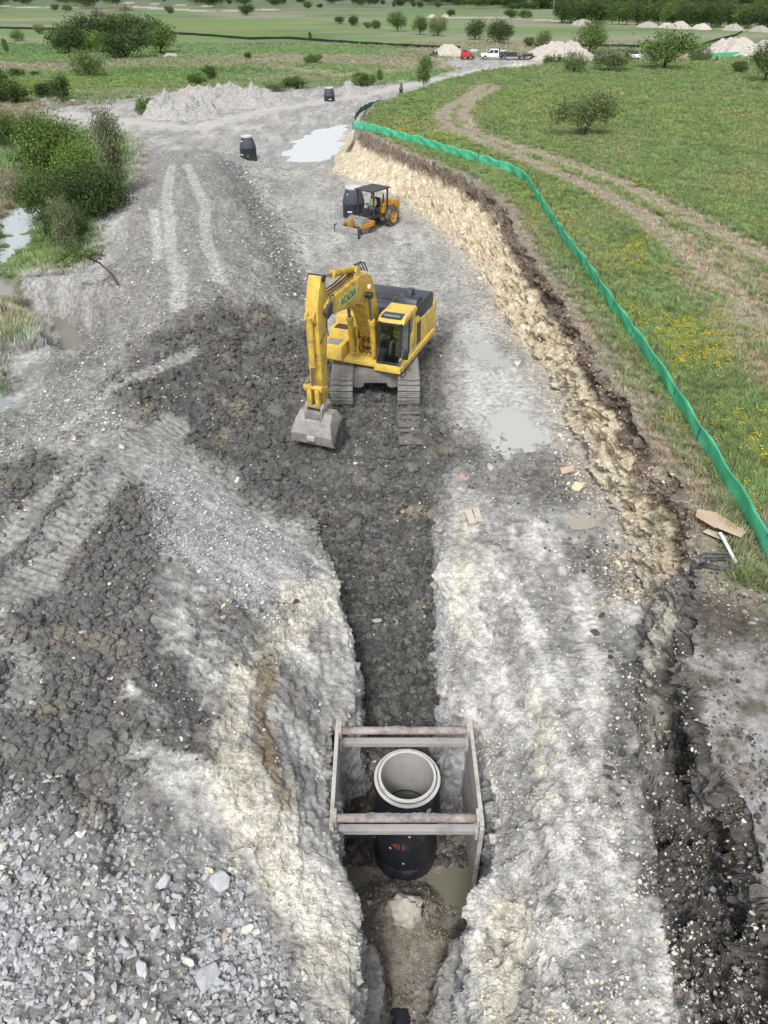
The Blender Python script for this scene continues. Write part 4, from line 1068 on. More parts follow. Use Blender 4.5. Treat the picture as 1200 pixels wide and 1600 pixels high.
# cab
cab = up(MB().bb(.64, 1.60, -1.60, .18, 1.42, 1.56), 'cab', 'yellow', ex, .02)
FR, BK = -1.58, .16           # y of front and back
def post(p0, p1, w=.075, mat='black', name='pillar'):
    up(MB().tube(p0, p1, w, n=6), name, mat, cab, 0)
for x in (.69, 1.55):
    post((x, FR+.02, 1.5), (x, FR+.30, 3.05), .06)
post((1.55, -.50, 1.5), (1.55, -.50, 3.05), .05)
up(MB().prism(FZ([(-.18, 1.5), (-.18, 3.12), (.12, 3.12), (.12, 2.3), (.42, 1.95), (.55, 1.5)]), 1.50, 1.585), 'rear_panel', 'yellow', cab, .02)
up(MB().prism(FZ([(-.18, 1.5), (-.18, 3.12), (.02, 3.12), (.02, 1.5)]), .66, 1.50), 'back_panel', 'yellow', cab, .02)
rf = up(MB().prism(FZ([(1.34, 3.00), (1.24, 3.17), (1.05, 3.24), (-.12, 3.26), (-.22, 3.18), (-.22, 3.02)]), .60, 1.64), 'roof', 'yellow', cab, .05, 50, 3)
up(MB().box((1.12, -1.06, 3.232), (.80, .46, .03), (R(3), 0, 0)), 'roof_hatch', 'hood', rf, .01)
up(MB().box((1.12, -1.16, 3.247), (.62, .14, .02), (R(3), 0, 0)), 'hatch_pane', dirty('hatch_glass', (.18, .24, .25), (.2, .24, .24), .1, .1), rf, 0)
gl = MB().add([(.70, FR, 1.56), (1.54, FR, 1.56), (1.54, FR+.27, 3.0), (.70, FR+.27, 3.0)], [(0, 1, 2, 3)]); up(gl, 'windscreen', 'glass', cab, 0)
up(MB().bb(.68, 1.56, FR-.03, FR+.05, 1.50, 1.60), 'windscreen_sill', 'black', cab, .01); up(MB().box((1.12, FR+.26, 2.98), (.92, .07, .10)), 'windscreen_header', 'black', cab, .01); up(MB().box((1.12, FR+.10, 2.06), (.84, .02, .02)), 'windscreen_bar', 'black', cab, 0)
up(MB().add([(1.57, FR+.04, 1.56), (1.57, -.52, 1.56), (1.57, -.52, 3.0), (1.57, FR+.30, 3.0)], [(0, 1, 2, 3)]), 'door_window', 'glass', cab, 0)
up(MB().add([(1.57, -.48, 2.35), (1.57, -.12, 2.35), (1.57, -.12, 3.0), (1.57, -.48, 3.0)], [(0, 1, 2, 3)]), 'rear_window', 'glass', cab, 0)
up(MB().bb(.66, .70, FR+.1, .1, 1.5, 2.1), 'inner_panel', 'black', cab, .01)
up(MB().add([(.68, FR+.04, 2.1), (.68, .1, 2.1), (.68, .1, 3.0), (.68, FR+.30, 3.0)], [(0, 1, 2, 3)]), 'side_window', 'glass', cab, 0)
up(MB().bb(.68, 1.56, FR+.06, .1, 1.562, 1.58), 'floor_mat', 'black', cab, 0)
b = MB(); b.bb(.88, 1.38, -.72, -.2, 1.58, 2.02); b.box((1.13, -.2, 2.35), (.46, .12, .75), (R(-10), 0, 0)); up(b, 'seat', 'darkmetal', cab, .05)
b = MB(); b.bb(.74, .88, -.95, -.25, 1.58, 2.15); b.bb(1.39, 1.5, -.95, -.25, 1.58, 2.15); b.tube((.81, -.85, 2.15), (.81, -.88, 2.4), .025); b.tube((1.45, -.85, 2.15), (1.45, -.88, 2.4), .025); up(b, 'console', 'black', cab, .02)
b = MB(); b.path([(1.60, FR+.1, 2.2), (1.78, FR+.05, 2.2), (1.80, FR+.05, 2.1)], .018, 6); b.box((1.80, FR+.05, 1.95), (.20, .07, .32)); up(b, 'mirror', 'black', cab, .01)
b = MB(); b.path([(1.60, FR-.02, 1.44), (1.60, FR-.05, 1.75), (1.60, FR+.10, 1.80), (1.60, FR+.12, 1.44)], .028, 8); up(b, 'grab_rail', 'yellow', cab, 0)
up(MB().path([(1.66, FR-.1, 1.3), (1.74, FR-.12, 1.1), (1.74, FR+.3, 1.1), (1.66, FR+.32, 1.3)], .022, 6), 'step', 'black', ex, 0)
# boom, cylinders, arm, bucket
BOOM = True
boom_pf = [(.12, 1.62), (.10, 1.95), (.48, 3.4), (.80, 4.35), (1.10, 4.82), (1.55, 5.06), (2.1, 5.14), (4.72, 5.16), (4.98, 5.02), (5.02, 4.78), (4.88, 4.66), (3.4, 4.36), (2.35, 4.18), (1.85, 3.92), (1.55, 3.5), (.72, 1.95), (.55, 1.62)]
for x in (-.46, .46): up(MB().prism(FZ([(.1, 1.4), (.0, 2.05), (.35, 2.15), (.75, 1.95), (.9, 1.4)]), x-.06, x+.06), 'boom_bracket', 'yellow', ex, .02)
boom = up(MB().prism(FZ(boom_pf), -.33, .33), 'boom', 'yellow_dirty', ex, .02)
b = MB()
for x in (-.36, .36): b.prism(FZ([(4.55, 5.05), (4.98, 5.10), (5.12, 4.85), (4.98, 4.60), (4.62, 4.68)]), x-.04, x+.04)
b.tube((-.42, -4.92, 4.86), (.42, -4.92, 4.86), .13, n=16); up(b, 'arm_hinge', 'darkmetal', boom, .01)
up(MB().tube((-.62, -1.66, 4.28), (.62, -1.66, 4.28), .12, n=16), 'boom_pin', 'black', boom, 0)
for x in (-.5, .5):
    up(MB().tube((x, -1.25, 1.66), (x, -1.50, 3.15), .12, n=16).tube((x, -1.485, 3.05), (x, -1.51, 3.22), .145, n=16), 'boom_cylinder', 'yellow_dirty', ex, .0)
    up(MB().tube((x, -1.505, 3.2), (x, -1.66, 4.28), .065, n=12), 'boom_cylinder_rod', 'chrome', ex, 0)
    up(MB().box((x, -1.68, 4.62), (.12, .12, .13)), 'work_lamp', 'white', boom, .02)
up(MB().tube((0, -2.05, 5.36), (0, -3.75, 5.72), .13, n=16).tube((0, -3.68, 5.705), (0, -3.85, 5.74), .155, n=16), 'arm_cylinder', 'yellow_dirty', ex, 0)
up(MB().tube((0, -3.8, 5.73), (0, -4.92, 5.97), .06, n=12), 'arm_cylinder_rod', 'chrome', ex, 0)
b = MB()
for x in (-.16, .16): b.prism(FZ([(1.75, 5.08), (1.85, 5.42), (2.15, 5.46), (2.4, 5.1)]), x-.03, x+.03)
up(b, 'cylinder_bracket', 'yellow', boom, .01)
HOSES = [[(x, -1.0, 4.95), (x, -1.3, 5.25+.05*k), (x, -1.7, 5.40+.06*k), (x*1.3, -2.2, 5.30), (x*1.3, -3.4, 5.24), (x*1.5, -4.5, 5.26)] for k, x in enumerate((-.12, .0, .12))]
HOSES += [[(.30, -4.3, 5.2), (.42, -4.75, 5.35), (.45, -5.1, 4.9), (.40, -5.2, 4.3), (.30, -5.45, 3.9)], [(-.30, -4.3, 5.2), (-.42, -4.8, 5.3), (-.45, -5.1, 4.7), (-.35, -5.3, 4.3)]]
HOSES += [[(x, -.7, 1.9), (x, -1.2, 2.35), (x, -1.28, 1.8), (x, -.9, 1.5)] for x in (-.2, 0, .2)]
for hp in HOSES: up(MB().path(hp, .028, 6), 'hydraulic_hose', 'hose', boom, 0)
arm_pf = [(4.80, 5.98), (4.92, 6.10), (5.08, 6.06), (5.42, 5.25), (5.46, 4.4), (5.40, 1.95), (5.30, 1.52), (5.16, 1.46), (5.04, 1.55), (4.98, 2.2), (4.92, 3.4), (4.72, 4.62), (4.66, 5.1)]
arm = up(MB().prism(FZ(arm_pf), -.25, .25), 'arm', 'yellow_dirty', ex, .02)
up(MB().tube((-.3, -4.95, 5.98), (.3, -4.95, 5.98), .12, n=16), 'arm_pin', 'black', arm, 0)
b = MB()
for x in (-.15, .15): b.prism(FZ([(5.40, 5.05), (5.62, 4.95), (5.66, 4.75), (5.42, 4.5)]), x-.03, x+.03)
up(b, 'cylinder_bracket', 'yellow_dirty', arm, .01)
up(MB().tube((0, -5.60, 4.85), (0, -5.60, 3.15), .115, n=16).tube((0, -5.6, 3.25), (0, -5.6, 3.08), .14, n=16), 'bucket_cylinder', 'yellow_dirty', ex, 0)
up(MB().tube((0, -5.60, 3.1), (0, -5.66, 2.36), .058, n=12), 'bucket_cylinder_rod', 'chrome', ex, 0)
b = MB().tube((-.38, -5.66, 2.30), (.38, -5.66, 2.30), .085, n=14)
for x in (-.33, .33): b.prism(FZ([(5.74, 2.38), (5.72, 2.18), (5.30, 1.98), (5.18, 2.08), (5.2, 2.2)]), x-.04, x+.04)
up(b, 'linkage', 'yellow_dirty', ex, .01)
b = MB()
for x in (-.16, .16): b.prism(FZ([(5.58, 2.36), (5.74, 2.36), (5.70, 1.50), (5.52, 1.50)]), x-.09, x+.09)
up(b, 'bucket_link', 'yellow_dirty', ex, .02)
BOOM = False
# bucket: back towards the viewer, mouth towards the machine
outer = [(5.55, 1.30), (5.88, 1.06), (6.06, .62), (6.0, .26), (5.72, .05), (4.72, .02)]
inn = [(4.72, .06), (5.7, .10), (5.94, .29), (6.0, .61), (5.83, 1.01), (5.5, 1.24), (5.2, 1.26), (5.2, 1.31)]
def taper(b):
    b.v = [(x*(.74+.26*min(1, max(0, (1.35-z)/.75))), y, z) for x, y, z in b.v]; return b
bk = up(taper(MB().prism(FZ(outer+inn), -.74, .74)), 'bucket', 'steel', ex, .012, None)
side = outer+[(4.78, .35), (4.98, .9), (5.15, 1.28)]
for x in (-.76, .76): up(taper(MB().prism(FZ(side), x-.025, x+.025)), 'side_plate', 'steel', bk, .01, None)
for x in (-.79, .79): up(taper(MB().prism(FZ([(5.75, .0), (5.95, .4), (5.4, .75), (4.95, .9), (4.74, .3), (4.68, .0)]), x-.015, x+.015)), 'side_cutter', 'darkmetal', bk, .01, None)
b = MB()
for x in (-.29, .29): b.prism(FZ([(5.05, 1.2), (5.05, 1.55), (5.18, 1.66), (5.36, 1.55), (5.55, 1.66), (5.74, 1.55), (5.86, 1.1), (5.6, 1.0)]), x-.035, x+.035)
b.bb(-.29, .29, -5.84, -5.70, 1.16, 1.42); b.tube((-.36, -5.17, 1.5), (.36, -5.17, 1.5), .075).tube((-.36, -5.61, 1.52), (.36, -5.61, 1.52), .07)
up(b, 'bucket_ear', 'steel', bk, .015)
for k in range(6):
    x = -.64+k*.256
    up(MB().prism(FZ([(4.8, -.02), (4.8, .1), (4.66, .09), (4.46, .03), (4.5, .0)]), x-.06, x+.06), 'tooth', 'steel', bk, .01)
up(MB().prism(FZ([(6.0, .34), (6.06, .34), (6.12, .44), (6.11, .58), (6.06, .62), (6.0, .6)]), -.16, .14), 'wear_pad', 'greybar', bk, .03)
# lettering on the boom, seen from its left side
BOOM = True
up_l = UP @ Matrix.Translation((.296, -3.20, 4.53)) @ Matrix.Rotation(R(90), 4, 'Z') @ Matrix.Rotation(R(90), 4, 'X')
up(MB().bb(.3305, .332, -3.95, -2.42, 4.56, 4.94), 'sign_backing', dirty('pale_yellow_decal', (.62, .52, .22), (.5, .4, .15), .2, .5), boom, 0)
text_mesh('ACADIA', .345, 'lettering', MAT['green_text'], up_l, boom, .003, .012)

BOOM = False
# ================================================================== people
def person(name, joints, radii, edges_, paint, root=0):
    """one skinned body; paint = [(test, material)], first match wins"""
    me = bpy.data.meshes.new(name); me.from_pydata([Vector(j) for j in joints], edges_, []); me.update()
    ob = bpy.data.objects.new(name, me); COL.objects.link(ob)
    sk = ob.modifiers.new('skin', 'SKIN'); sk.use_smooth_shade = True
    for k, r in enumerate(radii):
        d = me.skin_vertices[0].data[k]; d.radius = r if isinstance(r, tuple) else (r, r); d.use_root = (k == root)
    ss = ob.modifiers.new('sub', 'SUBSURF'); ss.levels = 2; ss.render_levels = 2
    bpy.context.view_layer.update()
    nm = bpy.data.meshes.new_from_object(ob.evaluated_get(bpy.context.evaluated_depsgraph_get()))
    ob.modifiers.clear(); ob.data = nm; bpy.data.meshes.remove(me)
    nm.materials.clear()
    for t, m in paint: nm.materials.append(m)
    for p in nm.polygons:
        for k, (t, m) in enumerate(paint):
            if t(p.center): p.material_index = k; break
        p.use_smooth = True
    return ob
def fingers(c, d, s):
    return MB()
# seated figure, hips at the origin, facing -y, about 0.9 m from seat to crown
SIT = [(0, 0, 0), (0, .03, .18), (0, .05, .36), (0, .03, .50), (0, .01, .58), (0, -.01, .70), (0, -.02, .78),
       (-.10, -.02, 0), (-.13, -.42, .04), (-.13, -.46, -.40), (-.13, -.60, -.44),
       (.10, -.02, 0), (.13, -.42, .04), (.13, -.46, -.40), (.13, -.60, -.44),
       (-.19, .03, .46), (-.27, -.02, .20), (-.24, -.27, .20), (-.23, -.35, .21),
       (.19, .03, .46), (.27, -.02, .20), (.24, -.27, .20), (.23, -.35, .21)]
SITR = [(.17, .12), (.16, .115), (.175, .12), (.12, .09), .055, (.085, .10), (.075, .085), .095, .072, .052, .045, .095, .072, .052, .045, .065, .05, .038, .035, .065, .05, .038, .035]
SITE = [(0, 1), (1, 2), (2, 3), (3, 4), (4, 5), (5, 6), (0, 7), (7, 8), (8, 9), (9, 10), (0, 11), (11, 12), (12, 13), (13, 14), (3, 15), (15, 16), (16, 17), (17, 18), (3, 19), (19, 20), (20, 21), (21, 22)]
STAND = [(0, 0, .95), (0, .02, 1.12), (0, .02, 1.30), (0, .0, 1.43), (0, -.01, 1.50), (0, -.02, 1.62), (0, -.02, 1.70),
         (-.10, 0, .90), (-.12, -.02, .48), (-.13, .02, .09), (-.13, -.14, .04),
         (.10, 0, .90), (.13, -.04, .48), (.14, .02, .09), (.14, -.14, .04),
         (-.20, 0, 1.40), (-.27, .0, 1.12), (-.25, -.16, .90), (-.24, -.20, .82),
         (.20, 0, 1.40), (.27, .0, 1.12), (.25, -.18, .92), (.24, -.24, .86)]
def dress(p, s, kind, vest, hat):
    """vest and hard hat as clothing of the figure"""
    zc = .0 if kind == 'sit' else .95
    yo = .03
    b = MB().lathe([(.185, .08+zc), (.20, .22+zc), (.205, .38+zc), (.17, .50+zc), (.10, .545+zc)], 16)
    b.v = [(x, y*.74+yo, z) for x, y, z in b.v]
    b.build('vest', vest, p, 0, 60)
    for zz in (.16, .30):
        st = MB().lathe([(.203, zz+zc), (.209, zz+.02+zc), (.209, zz+.05+zc), (.205, zz+.06+zc)], 16); st.v = [(x, y*.75+yo, z) for x, y, z in st.v]
        st.build('reflective_band', MAT['white'], p, 0, 60)
    hz_ = (.74 if kind == 'sit' else 1.66); hy = -.015
    MB().lathe([(.145, 0), (.12, .015), (.115, .06), (.085, .115), (.03, .14), (.0, .142)], 16, (0, hy, hz_)).build('hard_hat', hat, p, 0, 60)
def fingers_add(p, s_pts, mat):
    """four fingers and a thumb closing from each wrist"""
    for (w, d) in s_pts:
        w = Vector(w); d = Vector(d)
        hand = MB()
        for k in range(4):
            o = Vector(((k-1.5)*.02, 0, 0)); l = (.075, .085, .08, .06)[k]
            hand.path([w+o, w+o+d*l*.55, w+o+d*l*.8+Vector((0, 0, -.02)), w+o+d*l*.75+Vector((0, 0, -.045))], [.010, .0095, .009, .007], 6)
        sgn = -1 if w.x > 0 else 1
        hand.path([w-d*.03+Vector((sgn*.03, 0, 0)), w+d*.01+Vector((sgn*.05, 0, -.01)), w+d*.04+Vector((sgn*.045, 0, -.03))], [.012, .011, .008], 6)
        hand.build('fingers', mat, p, 0, 60)
def seated(loc, rz, scale, shirt, trousers, vest, hat, label):
    p = person('person', SIT, SITR, SITE, [(lambda c: c.z > .56, MAT['skin']), (lambda c: c.y < -.24 and c.z > .12, MAT['skin']), (lambda c: c.z < -.37, MAT['black']),
                                           (lambda c: c.z < .07 or (c.y < -.2 and c.z < .12), trousers), (lambda c: True, shirt)])
    dress(p, 1, 'sit', vest, hat)
    fingers_add(p, [((-.23, -.36, .215), (0, -1, 0)), ((.23, -.36, .215), (0, -1, 0))], MAT['skin'])
    MB().box((-.03, -.10, .69), (.022, .012, .012)).box((.03, -.10, .69), (.022, .012, .012)).prism([(-.095, .67), (-.125, .645), (-.095, .64)], -.014, .014).box((0, -.098, .615), (.045, .01, .008)).build('face', MAT['darkcloth'], p, 0)
    p.location = loc; p.rotation_euler = (0, 0, rz); p.scale = (scale,)*3
    return tag(p, label, 'person')
def standing(loc, rz, shirt, trousers, vest, hat, label, group=None):
    p = person('person', STAND, SITR, SITE, [(lambda c: c.z > 1.48, MAT['skin']), (lambda c: c.z < .93 and c.z > .78 and abs(c.x) > .19, MAT['skin']), (lambda c: c.z < .10, MAT['black']), (lambda c: c.z < 1.0 and abs(c.x) < .2, trousers), (lambda c: True, shirt)])
    dress(p, 1, 'stand', vest, hat)
    p.location = loc; p.rotation_euler = (0, 0, rz)
    return tag(p, label, 'person', group)
opx = EX + (UP @ Vector((1.13, -.52, 2.02)))
seated(opx+Vector((0, 0, .03)), R(-21), 1.05, MAT['darkcloth'], MAT['greycloth'], MAT['lime'], MAT['white'], 'person in a lime green vest and grey trousers seated in the excavator cab')
# ================================================================== manholes
def ring(prof_o, prof_i): return prof_o+prof_i
mh = empty('manhole', (.52, 9.26, -4.62))
tag(mh, 'tall black precast manhole barrel with white rim standing in the trench shield', 'manhole')
MB().lathe([(.74, 0), (.775, .0), (.775, .62), (.76, .65), (.74, .65)], 48).build('base_ring', MAT['coat'], mh, 0, 35)
bar = MB().lathe([(.735, .62), (.745, .66), (.745, 3.30), (.735, 3.36)], 48).build('barrel', MAT['coat'], mh, 0, 35)
MB().lathe([(.742, 3.355), (.742, 3.375), (.69, 3.385), (.66, 3.375)], 48).build('shoulder', MAT['concrete'], mh, 0, 35)
MB().lathe([(.665, 3.38), (.655, 3.45), (.64, 3.47), (.60, 3.47), (.585, 3.45)], 48).build('rim', MAT['concrete'], mh, 0, 35)
MB().lathe([(.672, 3.395), (.676, 3.42), (.660, 3.42)], 48).build('gasket', MAT['rubber'], mh, 0, 35)
MB().lathe([(.59, 3.45), (.585, 2.0), (.585, .5), (.585, .4), (.0, .4)], 48).build('liner', MAT['inner'], mh, 0, 35)
MB().lathe([(.585, 1.9), (.575, 1.91), (.575, 1.95), (.585, 1.96)], 48).build('joint', MAT['darkmetal'], mh, 0, 35)
MB().lathe([(.748, 2.60), (.752, 2.61), (.752, 2.63), (.748, 2.64)], 48).build('seam', MAT['darkmetal'], mh, 0, 35)
def on_barrel(ang_deg, z, r=.749):
    a = R(ang_deg); return Matrix.Translation((r*math.cos(a), r*math.sin(a), z)) @ Matrix.Rotation(a+math.pi/2, 4, 'Z') @ Matrix.Rotation(R(90), 4, 'X')
for k, ch_ in enumerate('(UNDERSEAL)'):
    text_mesh(ch_, .11, 'lettering', MAT['coat2'], on_barrel(-118+k*5.2, 3.12), bar, .003)
for (a0, z0, s, bdy) in ((-170, 2.95, .40, '11'), (-112, 1.72, .34, '411')):
    for k, ch_ in enumerate(bdy): text_mesh(ch_, s, 'spray_mark', MAT['orange_text'], on_barrel(a0+k*8, z0), bar, .002)
b = MB(); a = R(-52); c = Vector((.75*math.cos(a), .75*math.sin(a), 3.02)); t = Vector((-math.sin(a), math.cos(a), 0))
b.path([c+t*.055*math.cos(q)+Vector((0, 0, .055*math.sin(q)))+Vector((math.cos(a), math.sin(a), 0))*.01 for q in [i*math.pi/6 for i in range(13)]], .012, 6)
b.build('lifting_ring', MAT['concrete'], bar, 0, 50)
for (a_, z_) in ((-95, 1.02), (-120, 1.55), (-170, 1.1), (-86, 2.2)):
    MB().lathe([(.0, .012), (.028, .008), (.03, 0)], 10).build('mortar_spot', MAT['concrete'], bar, 0, 40, on_barrel(a_, z_, .747))

def cone_manhole(u, v, label, rz=0, h=1.0, top=.52, sink=.12):
    g = at(u, v); o = empty('manhole', (g.x, g.y, g.z-sink), rz); tag(o, label, 'manhole', 'cone manholes waiting on the dig floor')
    br = MB().lathe([(.70, 0), (.76, 0), (.76, h), (.77, h+.03), (.74, h+.05)], 40).build('barrel', MAT['coat'], o, 0, 35)
    cn_ = MB().lathe([(.745, h+.05), (.765, h+.07), (.765, h+.12), (top, h+.92), (top-.02, h+.95)], 40).build('cone', MAT['coat2'], o, 0, 35)
    MB().lathe([(top-.01, h+.95), (top, h+.97), (top, h+1.07), (top-.03, h+1.09), (top-.14, h+1.09), (top-.15, h+1.07), (top-.15, h+.4), (.0, h+.38)], 40).build('rim', MAT['concrete'], o, 0, 35)
    for a_ in (-150, -90, -30): MB().tube((0, 0, -.02), (0, 0, .02), .05, n=10).build('lifting_hole', MAT['black'], cn_, 0, 40, Matrix.Translation((.645*math.cos(R(a_)), .645*math.sin(R(a_)), h+.52)) @ Matrix.Rotation(R(a_), 4, 'Z') @ Matrix.Rotation(R(55), 4, 'Y'))
    MB().box((0, 0, 0), (.34, .06, .006)).build('white_mark', MAT['white_text'], cn_, 0, None, Matrix.Translation((-.45, -.40, h+.66)) @ Matrix.Rotation(R(-42), 4, 'Z') @ Matrix.Rotation(R(70), 4, 'X'))
    MB().box((0, 0, 0), (.34, .08, .006)).build('white_mark', MAT['white_text'], br, 0, None, on_barrel(-132, h*.58, .763))
    MB().lathe([(.0, .012), (.035, .008), (.04, 0)], 10).build('mortar_spot', MAT['concrete'], br, 0, 40, on_barrel(-85, h*.45, .76))
    return o
cone_manhole(553, 338, 'black cone manhole with concrete top ring standing behind the compactor', .4, 1.0, .56)
cone_manhole(389, 249, 'black cone manhole beside the pale pond at the foot of the spoil berm', 0, 1.05, .52)
cone_manhole(515, 158, 'small far black cone manhole by the grey stone heap on the haul road', .9, .72, .58)

# ================================================================== trench shield
sh = empty('trench_shield', (.44, 8.66, -2.5))
tag(sh, 'steel trench shield with two side panels and four cross bars around the manhole', 'trench shield')
def sbox(x0, x1, y0, y1, z0, z1): return MB().bb(x0-.19, x1-.19, y0-8.5, y1-8.5, z0+2.5, z1+2.5)
ZT = -.02
for s_, x in (('l', -1.24), ('r', 1.62)):
    xa, xb_ = (x-.06, x) if s_ == 'l' else (x, x+.06)
    pn = sbox(xa, xb_, 7.30, 9.66, -2.62, ZT-.06).build('side_panel', MAT['shield'], sh, .012)
    sbox(xa-.012, xb_+.012, 7.25, 9.72, ZT-.06, ZT+.03).build('top_rail', MAT['shieldrim'], pn, .012)
    sbox(xa-.015, xb_+.015, 7.22, 7.30, -2.64, ZT-.065).build('end_post', MAT['shieldrim'], pn, .012)
    sbox(xa-.015, xb_+.015, 9.66, 9.74, -2.64, ZT-.065).build('end_post', MAT['shieldrim'], pn, .012)
    for y in (7.48, 9.52):
        for z in (-.13, -.58):
            cxp = xb_+.03 if s_ == 'l' else xa-.03
            MB().box((cxp-.19, y-8.5, z+2.5), (.06, .26, .26)).build('collar_plate', MAT['shieldrim'], pn, .01)
for y in (7.48, 9.52):
    MB().tube((-1.24-.19+.02, y-8.5, -.13+2.5), (1.62-.19-.02, y-8.5, -.13+2.5), .085, n=18).build('pipe_spreader', MAT['rust'], sh, 0, 40)
    MB().box((.19-.19, y-8.5+.02, -.58+2.5), (2.82, .15, .15)).build('square_spreader', MAT['greybar'], sh, .015)
    # mortar-like spoil caked on the upper bar
    b = MB(); rg = random.Random(int(y*10)); n = 26; x0, x1 = ((-.9, 1.0) if y < 8 else (-.25, .25))
    vs = []; 
    for k in range(n+1):
        x = x0+(x1-x0)*k/n; hgt = (.02+.07*rg.random())*min(1, 4*min(k, n-k)/n+.1)
        vs += [(x-.19, y-8.5-.075, 2.5-.11), (x-.19, y-8.5-.03, 2.5-.06+hgt), (x-.19, y-8.5+.04, 2.5-.06+hgt*.8), (x-.19, y-8.5+.075, 2.5-.11)]
    fs = [(4*k+i, 4*k+i+1, 4*k+5+i, 4*k+4+i) for k in range(n) for i in range(3)]+[(0, 1, 2, 3), (4*n+3, 4*n+2, 4*n+1, 4*n)]
    b.add(vs, fs).build('caked_spoil', MAT['heap_grey'], sh, 0)

# black corrugated pipe end at the trench foot and the pale bag on the bedding gravel
gp = Vector((.34, 5.75, -4.50))
pipe = MB().lathe([(.40, -1.0), (.42, -.9), (.40, -.8), (.42, -.7), (.40, -.6), (.42, -.5), (.40, -.4), (.42, -.3), (.40, -.2), (.42, -.1), (.40, 0), (.36, 0), (.36, -1.0)], 28)
o = pipe.build('drain_pipe', MAT['coat'], None, 0, 50, Matrix.Rotation(R(-90), 4, 'X')); o.location = gp+Vector((0, .15, -.46))
tag(o, 'black buried pipe showing through debris at the near end of the trench', 'pipe')
bag = rock_mesh(501, flat=.9, angular=False); bag.materials.append(MAT['rock_pale'])
o = bpy.data.objects.new('stone', bag); COL.objects.link(o); o.location = (.46, 7.5, gz(.46, 7.5)+.06); o.scale = (.80, .62, .70)
tag(o, 'pale grey rock lump on the brown gravel mound in front of the manhole', 'rock')

# ================================================================== soil compactor
cu, cv_ = P(566, 357)
CMP = Vector((-.75, 49.7, 0)); CMP.z = gz(CMP.x, CMP.y)
cm = empty('soil_compactor', CMP, R(-38))        # faces -y before turning
tag(cm, 'small yellow padfoot compactor with canopy and front blade on the dig floor', 'compactor')
cbx = lambda *a: MB().bb(*a)
rear = MB().prism([(.55, .55), (.55, 1.42), (.75, 1.52), (2.15, 1.50), (2.3, 1.38), (2.3, .62), (2.1, .5)], -.52, .52).build('engine_hood', MAT['amber'], cm, .06, 40)
for k in range(5): MB().box((.528, 1.35+.0*k, .8+k*.11), (.016, .8, .05)).build('louvre', MAT['black'], rear, 0)
MB().box((-.528, 1.3, 1.05), (.014, .5, .14)).build('decal', MAT['black'], rear, 0)
MB().tube((.3, .75, 1.45), (.3, .75, 2.05), .05, n=10).build('exhaust', MAT['black'], cm, 0, 40)
plat = MB().bb(-.62, .62, -.75, .55, .78, .90).build('platform', MAT['black'], cm, .02)
MB().bb(-.25, .25, .1, .5, .9, 1.28).box((0, .5, 1.55), (.48, .10, .6)).build('seat', MAT['black'], cm, .04)
MB().bb(-.3, .3, -.72, -.55, .9, 1.35).tube((0, -.55, 1.35), (0, -.40, 1.48), .03).lathe([(.17, 0), (.19, .01), (.19, .03), (.17, .03)], 18, (0, -.42, 1.46)).build('dash', MAT['black'], cm, .01)
cnp = MB().bb(-.78, .78, -.95, .95, 2.44, 2.52).build('canopy', MAT['black'], cm, .03)
for x in (-.66, .66):
    for y in (-.72, .72): MB().bb(x-.045, x+.045, y-.045, y+.045, .85, 2.44).build('canopy_post', MAT['black'], cm, .01)
MB().path([(-.66, -.72, 1.4), (-.66, .72, 1.4)], .025, 6).path([(.66, -.72, 1.4), (.66, .72, 1.4)], .025, 6).build('guard_rail', MAT['black'], cm, 0)
# wheels
tyre = MB().lathe([(.36, -.17), (.52, -.19), (.60, -.16), (.62, 0), (.60, .16), (.52, .19), (.36, .17)], 28)
for k in range(22):
    a = 2*math.pi*k/22
    for sgn in (-1, 1): tyre.box((.625*math.cos(a+sgn*.06), .625*math.sin(a+sgn*.06), sgn*.09), (.05, .05, .17), (0, R(0), a+sgn*.15))
tyre_me = tyre.mesh('tyre', MAT['rubber'], 0, 40, Matrix.Rotation(R(90), 4, 'Y'))
rim_me = MB().lathe([(.0, -.08), (.30, -.08), (.37, -.16), (.37, .16), (.30, .10), (.12, .08), (.12, .14), (.0, .14)], 24).mesh('rim', MAT['amber'], 0, 40, Matrix.Rotation(R(90), 4, 'Y'))
for x in (-.72, .72):
    w = bpy.data.objects.new('wheel', rim_me); COL.objects.link(w); w.parent = cm; w.location = (x, 1.15, .63)
    if x < 0: w.rotation_euler = (0, 0, math.pi)
    t = bpy.data.objects.new('tyre', tyre_me); COL.objects.link(t); t.parent = w
# drum with pads, yoke and blade
drum = MB().tube((-.62, -1.55, .52), (.62, -1.55, .52), .46, n=28)
for j in range(6):
    for k in range(14):
        a = 2*math.pi*(k+.5*(j % 2))/14; x = -.52+j*.208
        drum.box((x, -1.55+.49*math.cos(a), .52+.49*math.sin(a)), (.12, .09, .09), (a, 0, 0))
drum.build('padfoot_drum', MAT['steel'], cm, 0)
yk = MB()
for x in (-.72, .72): yk.bb(x-.06, x+.06, -2.15, -.75, .42, .68)
yk.bb(-.78, .78, -.95, -.72, .42, .72); yk.build('yoke', MAT['amber'], cm, .02); MB().bb(-.78, .78, -2.2, -2.1, .42, .58).build('front_bar', MAT['darkmetal'], cm, .02)
for x in (-.74, .74): MB().prism([(-2.15, .62), (-2.05, .66), (-2.55, .30), (-2.65, .22)], x-.04, x+.04).build('blade_arm', MAT['amber'], cm, .01)
MB().bb(-.10, .10, -2.35, -2.12, .45, 1.02).tube((0, -2.38, 1.0), (0, -2.55, .35), .045).build('lift_cylinder', MAT['amber'], cm, .01)
bl = [(-2.62, .62), (-2.70, .50), (-2.74, .34), (-2.72, .18), (-2.66, .03), (-2.62, .03), (-2.67, .2), (-2.69, .34), (-2.65, .48), (-2.58, .60)]
